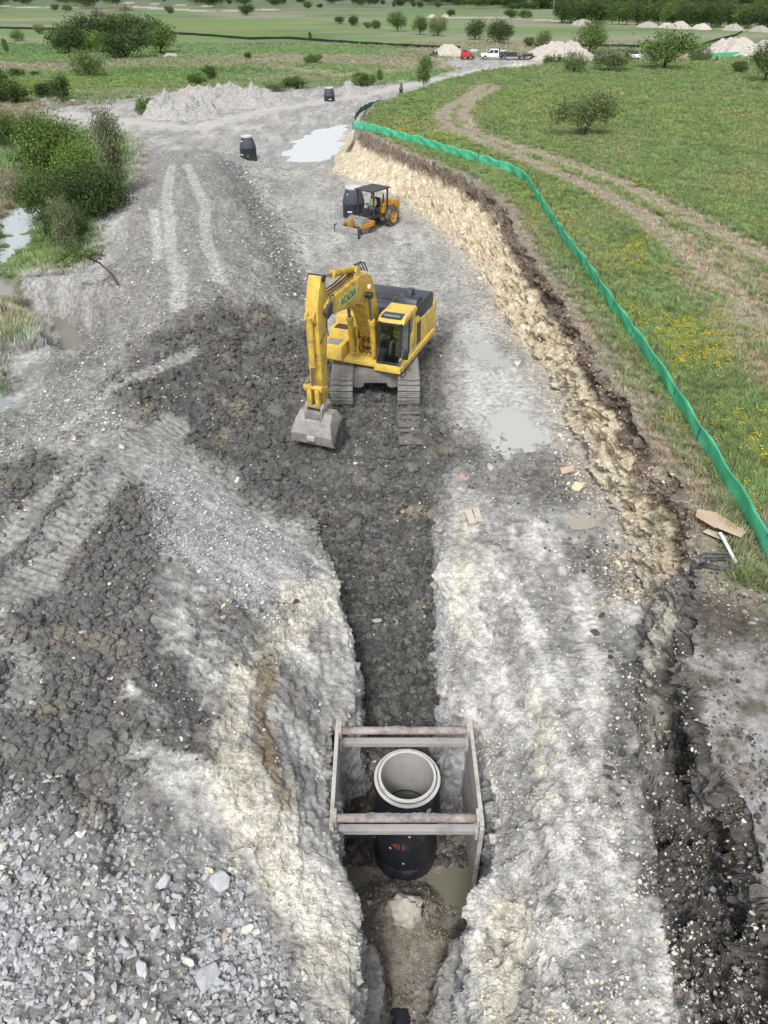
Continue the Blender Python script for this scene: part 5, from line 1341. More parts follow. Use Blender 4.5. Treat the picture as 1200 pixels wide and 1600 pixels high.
bld = MB().prism(bl, -.98, .98).build('blade', MAT['steel'], cm, .005)
MB().bb(-.99, .99, -2.735, -2.715, .06, .2).build('cutting_edge', MAT['greybar'], bld, .004)
for x in (-.99, .99): MB().prism([(-2.76, .02), (-2.76, .66), (-2.5, .66), (-2.55, .02)], x-.02, x+.02).build('end_plate', MAT['darkmetal'], bld, .004)
q = Matrix.Rotation(R(-38), 3, 'Z') @ Vector((0, .05, 1.30))
seated(CMP+q, R(-38), 1.0, MAT['shirt'], MAT['denim'], MAT['neon'], MAT['white'], 'person in pale shirt, yellow vest and jeans driving the compactor')

# ================================================================== silt fence
fpx = [(552,196),(575,204),(600,212),(660,228),(720,246),(770,262),(800,272),(822,286),(838,312),(860,347),(890,392),(920,432),(948,476),(975,514),(1000,548),(1030,594),(1060,642),(1090,692),(1125,748),(1160,806),(1200,874),(1250,960)]
base_pts = [Vector((*P(u, v, MZ+.05), MZ+.05)) for u, v in fpx]
def densify(pts, step):
    out = []
    for a, b2 in zip(pts[:-1], pts[1:]):
        n = max(1, int((b2-a).length/step))
        out += [a.lerp(b2, k/n) for k in range(n)]
    return out+[pts[-1]]
def silt_fence(pts, height, label, mat, post_mat, step=.25, post_gap=2.4, name='silt_fence', cat='fence', thick=.012, wob=.07):
    f = empty(name, pts[0]); tag(f, label, cat)
    d = densify(pts, step); o0 = Vector(pts[0]); vs = []; n = len(d); acc = 0
    rg = random.Random(len(pts)); posts = []
    last = None
    for k, p in enumerate(d):
        t = (d[min(k+1, n-1)]-d[max(k-1, 0)]); t.z = 0; t.normalize(); nrm = Vector((-t.y, t.x, 0))
        acc += (p-d[k-1]).length if k else 0
        ph = acc/post_gap*2*math.pi
        sag = .045*(1-math.cos(ph))*.9
        z0 = (max(gz(p.x, p.y), MZ-.2) if height > .7 and p.y < 90 else gz(p.x, p.y)) if mat is MAT['fabric'] else p.z
        lean = nrm*(-.10)
        for j, h in enumerate((0.0, .22, .45, .68, .88, 1.0)):
            w = math.sin(ph*.5+j*1.3+k*.31)*wob*.5*math.sin(h*3.0)+wob*.6*math.sin(k*.9+j)*.25
            vs.append(Vector((p.x, p.y, z0-.05+height*h-(sag if h > .5 else 0)))+nrm*w+lean*h*height-o0)
        if last is None or acc-last >= post_gap: last = acc; posts.append((Vector((p.x, p.y, z0)), nrm))
    m = 6
    fs = [(k*m+j, k*m+j+1, (k+1)*m+j+1, (k+1)*m+j) for k in range(n-1) for j in range(m-1)]
    fo = MB().add(vs, fs).build('fabric', mat, f, 0, 180)
    sm = fo.modifiers.new('thickness', 'SOLIDIFY'); sm.thickness = thick
    pm = MB().tube((0, 0, -.2), (0, 0, height+.22), .022, n=6).mesh('post', post_mat)
    for p, nrm in posts:
        o = bpy.data.objects.new('post', pm); COL.objects.link(o); o.parent = f; o.location = p-nrm*.05-o0; o.rotation_euler = (rg.uniform(-.06, .06), rg.uniform(-.06, .06), 0)
    return f
silt_fence(base_pts, .78, 'long bright green fabric fence along the brow of the cut bank', MAT['fabric'], MAT['darkmetal'])
silt_fence([Vector((*P(u, v, MZ), MZ)) for u, v in ((553,194),(556,184),(563,175),(576,168),(594,163))], .55, 'short dark green fence wrapping back round the far corner of the meadow', dirty('dark_green_fabric', (.02, .14, .07), (.03, .2, .1), .3, .7), MAT['darkmetal'], .4, 2.0, 'fence')
for pts, lab in (([(-40,44),(60,46),(150,49),(250,52)], 'low black fabric fence running behind the left tree clump'), ([(268,53),(330,57),(390,62),(450,61),(560,69),(650,74),(720,77)], 'low black fabric fence crossing the field beyond the haul road'),
                 ([(835,74),(900,73),(1000,75)], 'low black fabric fence behind the pale heap beside the parked truck'), ([(1095,72),(1120,64),(1150,56),(1160,50)], 'short black fence climbing the slope behind the right stone heaps')):
    silt_fence([at(u, v)+Vector((0, 0, .0)) for u, v in pts], .75, lab, MAT['blackfence'], MAT['darkmetal'], 3.0, 12.0, 'fabric_fence', wob=.05)
silt_fence([at(u, v) for u, v in ((1085,92),(1120,90),(1160,87),(1230,84))], 1.0, 'low green fabric fence below the far right stone heap', MAT['fabric'], MAT['darkmetal'], 2.0, 8.0, 'fabric_fence', wob=.05)

# ================================================================== boards, stake, hose by the brow
def lay(o, u, v, rz=0, tilt=(0, 0), dz=0.0):
    g = at(u, v); o.location = (g.x, g.y, g.z+dz); o.rotation_euler = (tilt[0], tilt[1], rz); return o
o = MB().prism([(-.55, -.28), (-.05, -.42), (.0, -.36), (.55, -.30), (.60, .10), (-.20, .42), (-.62, .12)], -.012, .012, 'xy').build('plywood_sheet', MAT['ply'], None, .003)
lay(o, 1122, 828, R(-38), (R(-10), R(6)), .22); tag(o, 'broken tan plywood sheet lying above the cut bank by the green fence', 'plywood')
o = MB().prism([(-.30, -.10), (.28, -.12), (.22, .10), (-.26, .12)], -.01, .01, 'xy').build('board', MAT['wood'], None, .002)
lay(o, 1118, 842, R(-40), (R(-4), 0), .10); tag(o, 'small pale board under the broken plywood sheet', 'board')
o = MB().bb(-.035, .035, -.55, .55, -.02, .02).build('stake', MAT['white'], None, .006)
lay(o, 1136, 868, R(3), (R(8), 0), .16); tag(o, 'white painted wooden stake lying below the plywood sheet', 'stake')
b = MB(); g = at(1118, 885)
for k in range(3):
    pts = []
    for i in range(25):
        a = 2*math.pi*i/24; rx, ry = .46+.05*k, .16+.04*k
        x, y = g.x+.06*k+rx*math.cos(a)+.03*math.sin(3*a+k), g.y+.05*k+ry*math.sin(a)+.05*math.cos(2*a)*.5
        pts.append((x-g.x, y-g.y, gz(x, y)-g.z+.05+.045*k+.03*math.sin(2*a+k)))
    b.path(pts, .026, 7)
o = b.build('hose', MAT['hose'], None, 0, 60); o.location = g; tag(o, 'loose coil of black hose on the brow beside the white stake', 'hose')
pk = empty('plank_stack', at(740, 808), R(8)); tag(pk, 'two short pale planks lying side by side on the bench right of the trench', 'planks')
MB().bb(-.22, .0, -.36, .34, .02, .06).build('plank', MAT['wood'], pk, .005); MB().bb(.03, .22, -.30, .38, .04, .08).build('plank', MAT['wood'], pk, .005, None, Matrix.Rotation(R(-4), 4, 'Z'))
MB().prism([(-.10, -.40), (-.02, -.42), (.10, -.16), (.04, -.12)], .085, .11, 'xy').build('splinter', MAT['ply'], pk, .002)
o = MB().prism([(-.22, -.14), (.24, -.10), (.2, .16), (-.2, .13)], -.03, .03, 'xy').build('slab', dirty('pink_slab', (.50, .37, .29), (.4, .32, .27), .4, .9), None, .01); lay(o, 885, 738, R(10), (R(12), R(-6)), .08); tag(o, 'small pinkish flat slab on the dark ground near the cut bank foot', 'slab')
o = MB().prism([(-.2, -.1), (.16, -.13), (.22, .08), (-.1, .14)], -.03, .03, 'xy').build('slab', dirty('brown_slab', (.40, .28, .22), (.45, .4, .36), .4, .9), None, .01); lay(o, 723, 748, R(-20), (R(8), 0), .06); tag(o, 'small brownish slab at the edge of the dark soil above the trench', 'slab')
# print of the right track in the soil ahead of the machine
b = MB(); g = at(638, 672)
for k in range(11):
    y = 23.75-k*.215; b.box((.94, y, gz(.94, y)+.05), (.82, .12, .07), (RNG.uniform(-.06, .06), RNG.uniform(-.04, .04), RNG.uniform(-.02, .02)))
o = b.build('track_print', dirty('pressed_soil', (.19, .185, .175), (.12, .115, .11), .5, .95, 0, 6, .1, .5), None, .02); tag(o, 'ribbed track print pressed in the soil ahead of the excavator', 'track print', kind='stuff')
# ================================================================== trees and shrubs
LEAF = {k: leafmat(k+'_leaves', c) for k, c in dict(dark=(.066, .115, .042), mid=(.105, .175, .052), light=(.125, .215, .055), olive=(.145, .205, .090), grey=(.175, .215, .130)).items()}
def crown_mesh(seed, nclump, nleaf, size, lobes, kind, droop=.0):
    """unit crown: lobes are (x, y, z, rx, ry, rz); leaves gather in clumps near the lobe skins"""
    rg = np.random.default_rng(seed)
    lob = np.array(lobes, float); vol = (lob[:, 3]*lob[:, 4]*lob[:, 5])**.67; vol /= vol.sum()
    li = rg.choice(len(lob), nclump, p=vol)
    d = rg.normal(size=(nclump, 3)); d /= np.linalg.norm(d, axis=1)[:, None]
    rad = rg.uniform(.45, 1.08, nclump)**.6
    cc = lob[li, :3]+d*lob[li, 3:]*rad[:, None]
    ci = np.repeat(np.arange(nclump), nleaf)
    n = len(ci)
    csz = rg.uniform(.05, .12, nclump)
    p = cc[ci]+rg.normal(size=(n, 3))*csz[ci][:, None]*np.array([1, 1, .75])
    nrm = rg.normal(size=(n, 3))+d[ci]*.7+np.array([0, 0, .5]); nrm /= np.linalg.norm(nrm, axis=1)[:, None]
    t = np.cross(nrm, rg.normal(size=(n, 3))); t /= np.linalg.norm(t, axis=1)[:, None]+1e-9
    s2 = np.cross(nrm, t)
    sz = size*rg.uniform(.6, 1.35, n)[:, None]
    v = np.stack([p-t*sz*.9, p+s2*sz*.5, p+t*sz*.9, p-s2*sz*.5], 1).reshape(-1, 3)
    v[:, 2] = np.maximum(v[:, 2], .02)
    me = bpy.data.meshes.new('crown'); me.vertices.add(n*4); me.vertices.foreach_set('co', v.astype(np.float32).reshape(-1))
    me.loops.add(n*4); me.loops.foreach_set('vertex_index', np.arange(n*4, dtype=np.int32)); me.polygons.add(n); me.polygons.foreach_set('loop_start', np.arange(0, n*4, 4, dtype=np.int32))
    cb = rg.uniform(.65, 1.35, nclump)[ci]*rg.uniform(.8, 1.2, n)
    col = np.ones((n, 4)); col[:, 0] = cb*rg.uniform(.85, 1.25, n); col[:, 1] = cb; col[:, 2] = cb*rg.uniform(.7, 1.1, n)
    a = me.color_attributes.new('leaf', 'FLOAT_COLOR', 'POINT'); a.data.foreach_set('color', np.repeat(col, 4, 0).astype(np.float32).reshape(-1))
    me.update(calc_edges=True); me.materials.append(LEAF[kind]); return me
def trunk_mesh(seed, stems, h, r, spread, tips):
    rg = random.Random(seed); b = MB()
    for s in range(stems):
        a = 6.28*s/max(stems, 1)+rg.uniform(-.5, .5); sp = spread*rg.uniform(.5, 1.2) if stems > 1 else 0
        p = [Vector((.015*math.cos(a)*(stems > 1), .015*math.sin(a)*(stems > 1), -.04))]
        for k in range(1, 5): p.append(Vector((sp*math.cos(a)*(k/4)**1.3+rg.uniform(-.02, .02), sp*math.sin(a)*(k/4)**1.3+rg.uniform(-.02, .02), h*k/4)))
        b.path(p, [r, r*.8, r*.65, r*.5, r*.25], 7)
        for q in range(tips):
            o = p[rg.randint(1, 3)]; a2 = rg.uniform(0, 6.28); l = rg.uniform(.14, .3)
            e = o+Vector((math.cos(a2)*l, math.sin(a2)*l, rg.uniform(.08, .28)))
            b.path([o, o.lerp(e, .5)+Vector((0, 0, .03)), e], [r*.45, r*.3, r*.1], 5)
    return b.mesh('trunk', MAT['bark'], 0, 60)
def lobes_round(seed, n, w=.38, zc=.55, h=.36):
    rg = random.Random(seed); out = [(0, 0, zc, w*.75, w*.75, h*.8)]
    for k in range(n):
        a = 6.28*k/n+rg.uniform(-.5, .5); r = w*rg.uniform(.35, .65)
        out.append((r*math.cos(a), r*math.sin(a), zc+rg.uniform(-h*.45, h*.4), w*rg.uniform(.35, .55), w*rg.uniform(.35, .55), h*rg.uniform(.35, .55)))
    return out
KIND = {}
def kind(name, seed, lobes, leaf, nclump, nleaf, size, stems, th, tr_, sp, tips):
    KIND[name] = (trunk_mesh(seed, stems, th, tr_, sp, tips), crown_mesh(seed, nclump, nleaf, size, lobes, leaf))
kind('oak', 1, lobes_round(1, 8, .55, .56, .42), 'mid', 150, 26, .030, 1, .6, .035, 0, 9)
kind('dark_oak', 2, lobes_round(2, 8, .58, .52, .46), 'dark', 150, 26, .032, 1, .6, .035, 0, 9)
kind('pale_oak', 3, lobes_round(3, 7, .56, .50, .46), 'light', 150, 24, .032, 1, .6, .03, 0, 8)
kind('olive_bush', 4, lobes_round(4, 8, .60, .48, .46), 'olive', 170, 26, .028, 4, .5, .02, .25, 5)
kind('bush', 5, lobes_round(5, 7, .62, .46, .44), 'mid', 120, 24, .040, 5, .45, .018, .3, 4)
kind('dark_bush', 6, lobes_round(6, 7, .62, .46, .44), 'dark', 120, 24, .040, 5, .45, .018, .3, 4)
kind('lone', 7, [(-.38, .0, .72, .24, .2, .22), (-.55, .1, .52, .16, .15, .2), (.1, .05, .62, .3, .3, .25), (.42, .0, .66, .26, .24, .24), (.2, -.1, .80, .2, .2, .16), (-.1, .1, .5, .25, .25, .18), (.5, .1, .42, .18, .18, .16)], 'olive', 150, 26, .026, 6, .55, .014, .40, 5)
kind('sapling', 8, [(0, 0, .66, .22, .22, .26), (-.16, 0, .78, .16, .14, .14), (.14, .05, .55, .16, .16, .14), (.05, 0, .88, .12, .12, .10), (-.1, .0, .45, .12, .12, .08)], 'mid', 120, 26, .030, 1, .8, .016, 0, 8)
kind('cone', 9, [(0, 0, .25, .30, .30, .22), (0, 0, .52, .22, .22, .22), (0, 0, .78, .12, .12, .2)], 'dark', 70, 22, .035, 1, .8, .02, 0, 6)
# near creek shrubs, finer leaves
kind('creek_green', 11, lobes_round(11, 10, .62, .55, .42), 'light', 260, 34, .024, 7, .6, .014, .32, 7)
kind('creek_dark', 12, lobes_round(12, 10, .62, .50, .44), 'dark', 240, 34, .024, 7, .6, .014, .32, 7)
kind('creek_mid', 13, lobes_round(13, 10, .60, .52, .44), 'mid', 250, 34, .023, 7, .6, .014, .32, 7)
kind('creek_pale', 14, [(0, 0, .7, .26, .26, .22), (-.2, 0, .85, .2, .2, .13), (.2, .1, .82, .2, .2, .14), (.1, -.1, .5, .2, .2, .18), (-.15, .1, .5, .18, .18, .16), (0, 0, .35, .2, .2, .15)], 'grey', 190, 32, .020, 6, .8, .012, .25, 8)
def plant(k, u, v, w, h, label, cat='tree', name='tree', group=None, fore=None, rz=None, ground=None):
    """base at pixel (u, v); w and h are its size in photo pixels there"""
    g = at(u, v) if ground is None else ground
    dep = g.y*math.cos(PITCH)+(CAM_H-g.z)*math.sin(PITCH)
    ppm = F_PX/dep
    el = math.atan2(CAM_H-g.z, g.y)
    W, H = w/ppm, h/ppm/max(.5, math.cos(el))
    o = empty(name, (g.x, g.y, g.z-.05*H), RNG.uniform(0, 6.28) if rz is None else rz); tag(o, label, cat, group)
    tm, cm_ = KIND[k]
    for nm, m in (('trunk', tm), ('crown', cm_)):
        c = bpy.data.objects.new(nm, m); COL.objects.link(c); c.parent = o
    s = W/1.12
    o.scale = (s, s, H/1.0)
    return o
T = plant
# clump at far left
for a in ((108,84,58,48,'dark_oak','leftmost dark tree of the dense clump in the far left field'), (150,66,72,42,'dark_oak','dark tree at the back left of the far left clump'), (192,64,62,42,'oak','tree at the back middle of the far left clump'),
          (228,70,62,46,'dark_oak','dark tree at the back right of the far left clump'), (252,84,56,46,'oak','rightmost tree of the far left clump beside the grey sheet'), (196,91,76,46,'dark_oak','broad dark tree at the front of the far left clump'),
          (140,82,62,34,'pale_oak','light green bush in front of the far left clump')):
    T(a[4], a[0], a[1], a[2], a[3], a[5], group='trees of the far left clump')
T('olive_bush', 140, 120, 56, 44, 'rounded grey green bush standing before the far left clump', 'bush', 'bush')
T('dark_bush', 100, 160, 30, 46, 'upright dark shrub at the edge of the grey track', 'shrub', 'shrub')
T('dark_bush', 70, 154, 32, 28, 'dark low shrub left of the upright shrub', 'shrub', 'shrub')
T('bush', 24, 162, 56, 40, 'green shrub mass at the left edge beside the grey track', 'shrub', 'shrub')
T('dark_bush', -5, 158, 50, 56, 'dark shrub cut by the left edge of the picture', 'shrub', 'shrub')
T('bush', 227, 181, 30, 32, 'small green shrub at the foot of the grey spoil heap', 'shrub', 'shrub')
T('bush', 310, 132, 32, 20, 'low green bush behind the spoil heap', 'bush', 'bush'); T('dark_bush', 331, 126, 20, 26, 'small dark round bush behind the spoil heap', 'bush', 'bush')
T('sapling', 662, 147, 40, 52, 'slim young tree at the edge of the meadow', 'tree', 'tree'); T('cone', 627, 152, 13, 22, 'little dark conifer beside the slim young tree', 'tree', 'tree')
T('lone', 910, 214, 86, 70, 'lone many stemmed tree standing in the flowering meadow', 'tree', 'tree', rz=.2)
for a in (('bush',865,118,36,34,'round green bush at the left end of the hedge behind the meadow'), ('olive_bush',896,116,42,34,'grey green bush second from the left in the hedge behind the meadow'), ('olive_bush',957,112,62,38,'wide loose bush in the middle of the hedge behind the meadow'),
          ('oak',1037,110,84,58,'large dark round tree of the hedge behind the meadow'), ('olive_bush',1088,106,36,36,'thin grey green bush right of the large round tree'), ('bush',1156,114,24,20,'small bright bush near the right edge behind the meadow')):
    T(*a[:5], a[5], 'bush' if 'bush' in a[5] else 'tree', 'bush' if 'bush' in a[5] else 'tree')
T('cone', 1117, 106, 10, 16, 'tiny dark conifer right of the hedge', 'tree', 'tree'); T('oak', 1195, 128, 62, 60, 'tree cut by the right edge of the picture above the meadow', 'tree', 'tree')
for k, (kd, u, v, w, h, lab) in enumerate((('oak',921,84,54,50,'round tree behind the pale heap at right'), ('olive_bush',848,76,26,30,'small grey green tree left of the round tree behind the pale heap'), ('bush',828,73,18,16,'low bush beside the small grey green tree'),
    ('dark_oak',780,68,44,36,'broad dark tree behind the parked white truck'), ('dark_oak',742,62,30,32,'dark tree left of the broad tree behind the truck'), ('olive_bush',684,56,30,32,'loose tree second left of the truck trees'), ('oak',656,54,27,28,'green tree beside the loose tree in the far field'),
    ('oak',621,49,32,30,'bushy tree in the middle of the far field row'), ('bush',586,45,16,14,'small green bush at the left of the far field row'), ('bush',574,44,12,10,'tiny bush touching the small green bush in the far field'), ('dark_oak',552,41,17,17,'little dark tree at the left end of the far field row'), ('dark_bush',531,37,16,12,'low dark bush left of the little dark tree'),
    ('dark_oak',386,24,24,17,'dark round tree in the far field at upper middle'), ('bush',265,21,14,12,'small bush by the pale far road'), ('dark_bush',359,7,10,9,'small dark bush on the far side of the pale road'), ('bush',86,16,14,10,'left of two small bushes below the pale far road'), ('bush',104,17,16,10,'right of two small bushes below the pale far road'),
    ('olive_bush',62,53,18,16,'pale small bush on the black fence at left'), ('olive_bush',28,64,24,18,'thin olive shrub in the left pasture'), ('sapling',12,88,18,24,'thin sapling in the left pasture'), ('bush',490,99,28,16,'lone low bush in the middle pasture'), ('sapling',485,66,10,14,'tiny sapling before the black fence'),
    ('bush',462,138,38,20,'bush on the rough bank above the haul road'), ('bush',565,134,36,22,'green bush on the rough bank right of the far manhole'), ('sapling',594,133,16,22,'upright shrub on the rough bank beside the haul road'), ('olive_bush',432,142,30,14,'low scrub at the left end of the rough bank'), ('bush',25,120,24,14,'low green shrub in the left pasture before the shrub mass'),
    ('dark_bush',56,120,14,10,'dark tuft of brush in the left pasture'), ('dark_bush',388,93,12,12,'dark little shrub by the pale puddle in the left field'), ('bush',482,13,14,12,'small tree in the distant field'), ('dark_bush',500,13,10,8,'dark bush beside the small tree in the distant field'),
    ('dark_oak',798,28,22,13,'dark bush on the distant field edge'), ('bush',818,29,22,14,'round bush on the distant field edge'), ('dark_bush',704,26,14,12,'small tree by the distant pale road'))):
    T(kd, u, v, w, h, lab, 'bush' if 'bush' in lab else ('shrub' if 'shrub' in lab else 'tree'), 'bush' if 'bush' in lab else ('shrub' if 'shrub' in lab else 'tree'))
# creek side thicket, near left
for a in (('creek_green',95,285,110,100,'bright green shrub at the top of the creekside thicket'), ('creek_mid',60,222,52,44,'small green shrub at the upper left of the creekside thicket'), ('creek_dark',150,345,100,100,'dark twiggy shrub at the right side of the creekside thicket'),
          ('creek_green',135,300,80,75,'yellow green shrub in the middle of the creekside thicket'), ('creek_mid',75,345,85,80,'broad green shrub hanging over the creek'), ('creek_dark',110,385,70,75,'low dark shrub at the foot of the creekside thicket'),
          ('creek_pale',190,310,72,125,'tall grey green willow shrub at the right end of the thicket'), ('creek_pale',112,405,52,90,'pale leaved twiggy shrub at the front of the thicket'), ('creek_mid',0,232,60,60,'dark green shrub at the left edge above the creek'), ('creek_dark',15,222,46,44,'dark shrub at the left edge behind the reeds')):
    T(*a[:5], a[5], 'shrub', 'shrub')
# bent tree leaning out of the berm
g = at(186, 447); bt = empty('tree', g); tag(bt, 'thin bent tree leaning left out of the spoil berm', 'tree')
dep = 1/(F_PX/(g.y*math.cos(PITCH)+(CAM_H-g.z)*math.sin(PITCH)))
pts = [Vector((0, 0, -.1)), Vector((-.25, .1, .55)), Vector((-.8, .25, 1.05)), Vector((-1.5, .3, 1.35)), Vector((-2.2, .3, 1.5))]
b = MB().path(pts, [.06, .05, .045, .03, .012], 8)
rg = random.Random(2)
for k in range(14):
    o = pts[rg.randint(2, 4)].lerp(pts[3], rg.random()*.6); e = o+Vector((rg.uniform(-.9, .1), rg.uniform(-.5, .5), rg.uniform(-.1, .7))); b.path([o, o.lerp(e, .5)+Vector((0, 0, .06)), e], [.016, .01, .004], 5)
b.build('trunk', MAT['bark'], bt, 0, 60)
bc = crown_mesh(77, 70, 26, .05, [(-1.5, .2, 1.5, .55, .5, .3), (-2.1, .3, 1.4, .5, .5, .35), (-1.0, .3, 1.35, .35, .35, .25), (-2.5, .1, 1.1, .4, .4, .3)], 'mid')
c = bpy.data.objects.new('crown', bc); COL.objects.link(c); c.parent = bt
# bare shrub at the left edge
g = at(12, 500); b = MB(); rg = random.Random(9)
for k in range(16):
    a = rg.uniform(0, 6.28); p1 = Vector((.1*math.cos(a), .1*math.sin(a), .5)); p2 = Vector((.5*math.cos(a)*rg.random(), .5*math.sin(a)*rg.random(), rg.uniform(.8, 1.3)))
    b.path([Vector((0, 0, -.05)), p1, p2], [.016, .011, .004], 5)
o = b.build('shrub', MAT['deadwood'], None, 0, 60); o.location = g; tag(o, 'bare leafless shrub on the small grass patch at the left edge', 'shrub')
# brush piles in the far field
for (u, v, w, h, lab) in ((153, 26, 34, 13, 'long grey brown brush pile in the far left field'), (197, 17, 26, 9, 'low dark brush pile near the pale far road')):
    g = at(u, v); dep = (g.y*math.cos(PITCH)+CAM_H*math.sin(PITCH))/F_PX; b = MB(); rg = random.Random(u)
    for k in range(110):
        x = rg.gauss(0, .28)*w*dep; y = rg.gauss(0, 1.2); hh = h*dep*max(.15, 1-abs(x)/(w*dep*.62))*rg.uniform(.5, 1.1)
        b.path([Vector((x, y, -.1)), Vector((x+rg.uniform(-.8, .8), y+rg.uniform(-.8, .8), hh))], [.14, .04], 4)
    o = b.build('brush_pile', MAT['deadwood'], None, 0); o.location = g; tag(o, lab, 'brush pile')
# the wood behind the field, right: each crown a tree
rg = random.Random(21)
WOODS = [(880+k*14.5+rg.uniform(-4, 4), 36+k*.42+rg.uniform(-1.0, .6), rg.uniform(22, 34), rg.uniform(28, 38)) for k in range(24)]
WOODS += [(890+k*17+rg.uniform(-5, 5), 30+k*.3, rg.uniform(24, 34), rg.uniform(26, 34)) for k in range(20)]
for k, (u, v, w, h) in enumerate(WOODS):
    kd_ = rg.choice(['dark_oak', 'dark_oak', 'oak'])
    T(kd_, u, v, w, h, '%s tree in the %s row of the far wood, %s' % ('dark' if kd_ == 'dark_oak' else 'lighter green', 'front' if k < 24 else 'back', 'behind the first pale heap' if u < 960 else 'left of the middle heaps' if u < 1010 else 'behind the middle heaps' if u < 1085 else 'behind the right heaps' if u < 1160 else 'at the right edge'), 'tree', 'tree', 'trees of the wood behind the far heaps')
FAR = [(u, v+rg.uniform(-1, 1), rg.uniform(14, 26), rg.uniform(9, 14)) for u, v in [(715+k*11, 8) for k in range(8)]+[(800+k*11, 14) for k in range(9)]]
for (u, v, w, h) in FAR:
    T('dark_oak', u, v, w, h, 'dark tree in the distant row left of the wood, %s' % ('left of the pale pole' if u < 860 else 'right of the pale pole') if v > 10.5 else 'dark tree of the farthest row %s' % ('left of the small pale house' if u < 757 else 'right of the small pale house'), 'tree', 'tree', 'trees of the distant row')
for k, (u, v, w, h) in enumerate([(585, 6, 12, 8), (598, 7, 9, 7), (616, 11, 8, 9), (626, 9, 12, 7), (646, 11, 8, 8), (656, 12, 12, 10), (684, 12, 10, 10), (421, 3, 22, 10), (444, 5, 8, 7), (552, 4, 10, 6), (470, 4, 16, 6), (25, 3, 10, 5)]):
    T('dark_oak', u, v, w, h, 'small dark tree in the distant field %s' % ('at the upper left corner' if u < 100 else 'left of the upper middle' if u < 460 else 'at the upper middle' if u < 560 else 'above the far field row' if u < 640 else 'above the distant pale road'), 'tree', 'tree', 'small trees of the distant field')
# far woodland to the horizon
n = 2600; yy = RNG.uniform(620, 2600, n); xx = RNG.uniform(-.1, .85, n)*yy*.9+120; k2 = RNG.random(n) < .22; xx = np.where(k2, RNG.uniform(-.85, .2, n)*yy, xx)
zz = np.array([gz(a, b_) for a, b_ in zip(xx, yy)]); s = RNG.uniform(8, 14, n)
wm = [KIND['dark_oak'][1], KIND['oak'][1]]
scatter('distant_woodland', np.stack([xx, yy, zz], 1), np.stack([xx*0, xx*0, RNG.uniform(0, 6.28, n)], 1), np.stack([s*1.3, s*1.3, s], 1), np.ones((n, 3)), wm, 'dark woodland along the horizon', 'woodland')
# ================================================================== heaps of spoil and stone
def heap(u, v, w, h, mat, label, seed, depth=None, rough=.16, group=None, rz=0.0, name='spoil_heap', cat='heap'):
    g = at(u, v); dep = (g.y*math.cos(PITCH)+(CAM_H-g.z)*math.sin(PITCH))/F_PX
    W, H = w*dep/2, h*dep*1.02; Dp = depth if depth else W*.75
    nr, na = 34, 84; rr = np.linspace(0, 1, nr)[:, None]; aa = np.linspace(0, 2*np.pi, na, endpoint=False)[None]
    ed = 1+.18*fbm(np.cos(aa)*1.3+seed, np.sin(aa)*1.3, oct=3)*1.6
    x = rr*np.cos(aa)*W*ed; y = rr*np.sin(aa)*Dp*ed
    f = 2.4/max(W, .5)
    ridge = fbm(x*f*.9+seed*3.1, y*f*.9, oct=3)
    z = H*(1-np.clip(rr, 0, 1)**1.8)*(.85+(1.6*rough+.25)*ridge)+np.minimum(H*rough, .75)*1.1*fbm(x*f*2.2+seed, y*f*2.2, oct=5, billow=True)*np.clip((1-rr)*6, 0, 1)-.25*rr**6
    z = np.maximum(z, -.3)
    vs = np.stack([x, y, z+0*x], -1).reshape(-1, 3)
    fs = [(i*na+j, i*na+(j+1) % na, (i+1)*na+(j+1) % na, (i+1)*na+j) for i in range(nr-1) for j in range(na)]
    o = MB().add([tuple(p) for p in vs], fs).build(name, mat, None, 0, None)
    for p in o.data.polygons: p.use_smooth = False
    o.location = (g.x, g.y+Dp*.55, g.z); o.rotation_euler = (0, 0, 0)
    return tag(o, label, cat, group)
heap(272, 184, 150, 26, MAT['heap_grey'], 'grey boulder heap beside the small green shrub at the bend of the track', 3, 5.0, .5)
heap(360, 168, 185, 24, MAT['heap_grey'], 'long low grey spoil heap behind the grey boulder heap', 5, 6.0, .4)
heap(300, 154, 70, 16, MAT['heap_pale'], 'pale tan mound behind the grey boulder heap', 8, 4.0, .3)
heap(550, 148, 52, 15, MAT['heap_grey'], 'low grey stone heap behind the far manhole', 9, 2.0, .3)
heap(702, 88, 56, 16, MAT['heap_pale'], 'pale gravel heap left of the red machine', 12, 5.0, .05)
heap(682, 88, 26, 6, MAT['rock_dark'], 'small dark heap at the foot of the pale gravel heap', 13, 2.0, .3)
heap(880, 94, 125, 23, MAT['heap_pale'], 'long pale stone heap behind the hedge at the end of the haul road', 15, 8.0, .2)
heap(1158, 86, 100, 23, MAT['heap_pale'], 'pale double stone heap at far right above the meadow', 17, 8.0, .15)
heap(1206, 84, 60, 18, MAT['heap_pale'], 'pale stone heap cut by the right edge of the picture', 18, 6.0, .15)
for k, (u, v, w, h, lab) in enumerate(((912,40,38,9,'first pale heap from the left along the far wood'), (1016,43,36,8,'second pale heap from the left along the far wood'), (1046,44,26,7,'third pale heap from the left along the far wood'), (1066,45,40,10,'fourth and tallest pale heap along the far wood'),
                                     (1101,46,32,8,'fifth pale heap from the left along the far wood'), (1150,48,36,9,'sixth pale heap from the left along the far wood'), (1194,50,32,8,'last pale heap at the right end along the far wood'))):
    heap(u, v, w, h, MAT['heap_pale'], lab, 30+k, 6.0, .1, 'pale heaps along the far wood')
heap(676, 27, 14, 4, MAT['heap_pale'], 'left of two small pale heaps on the distant road', 41, 4.0, .1); heap(696, 27, 14, 4, MAT['heap_pale'], 'right of two small pale heaps on the distant road', 42, 4.0, .1)

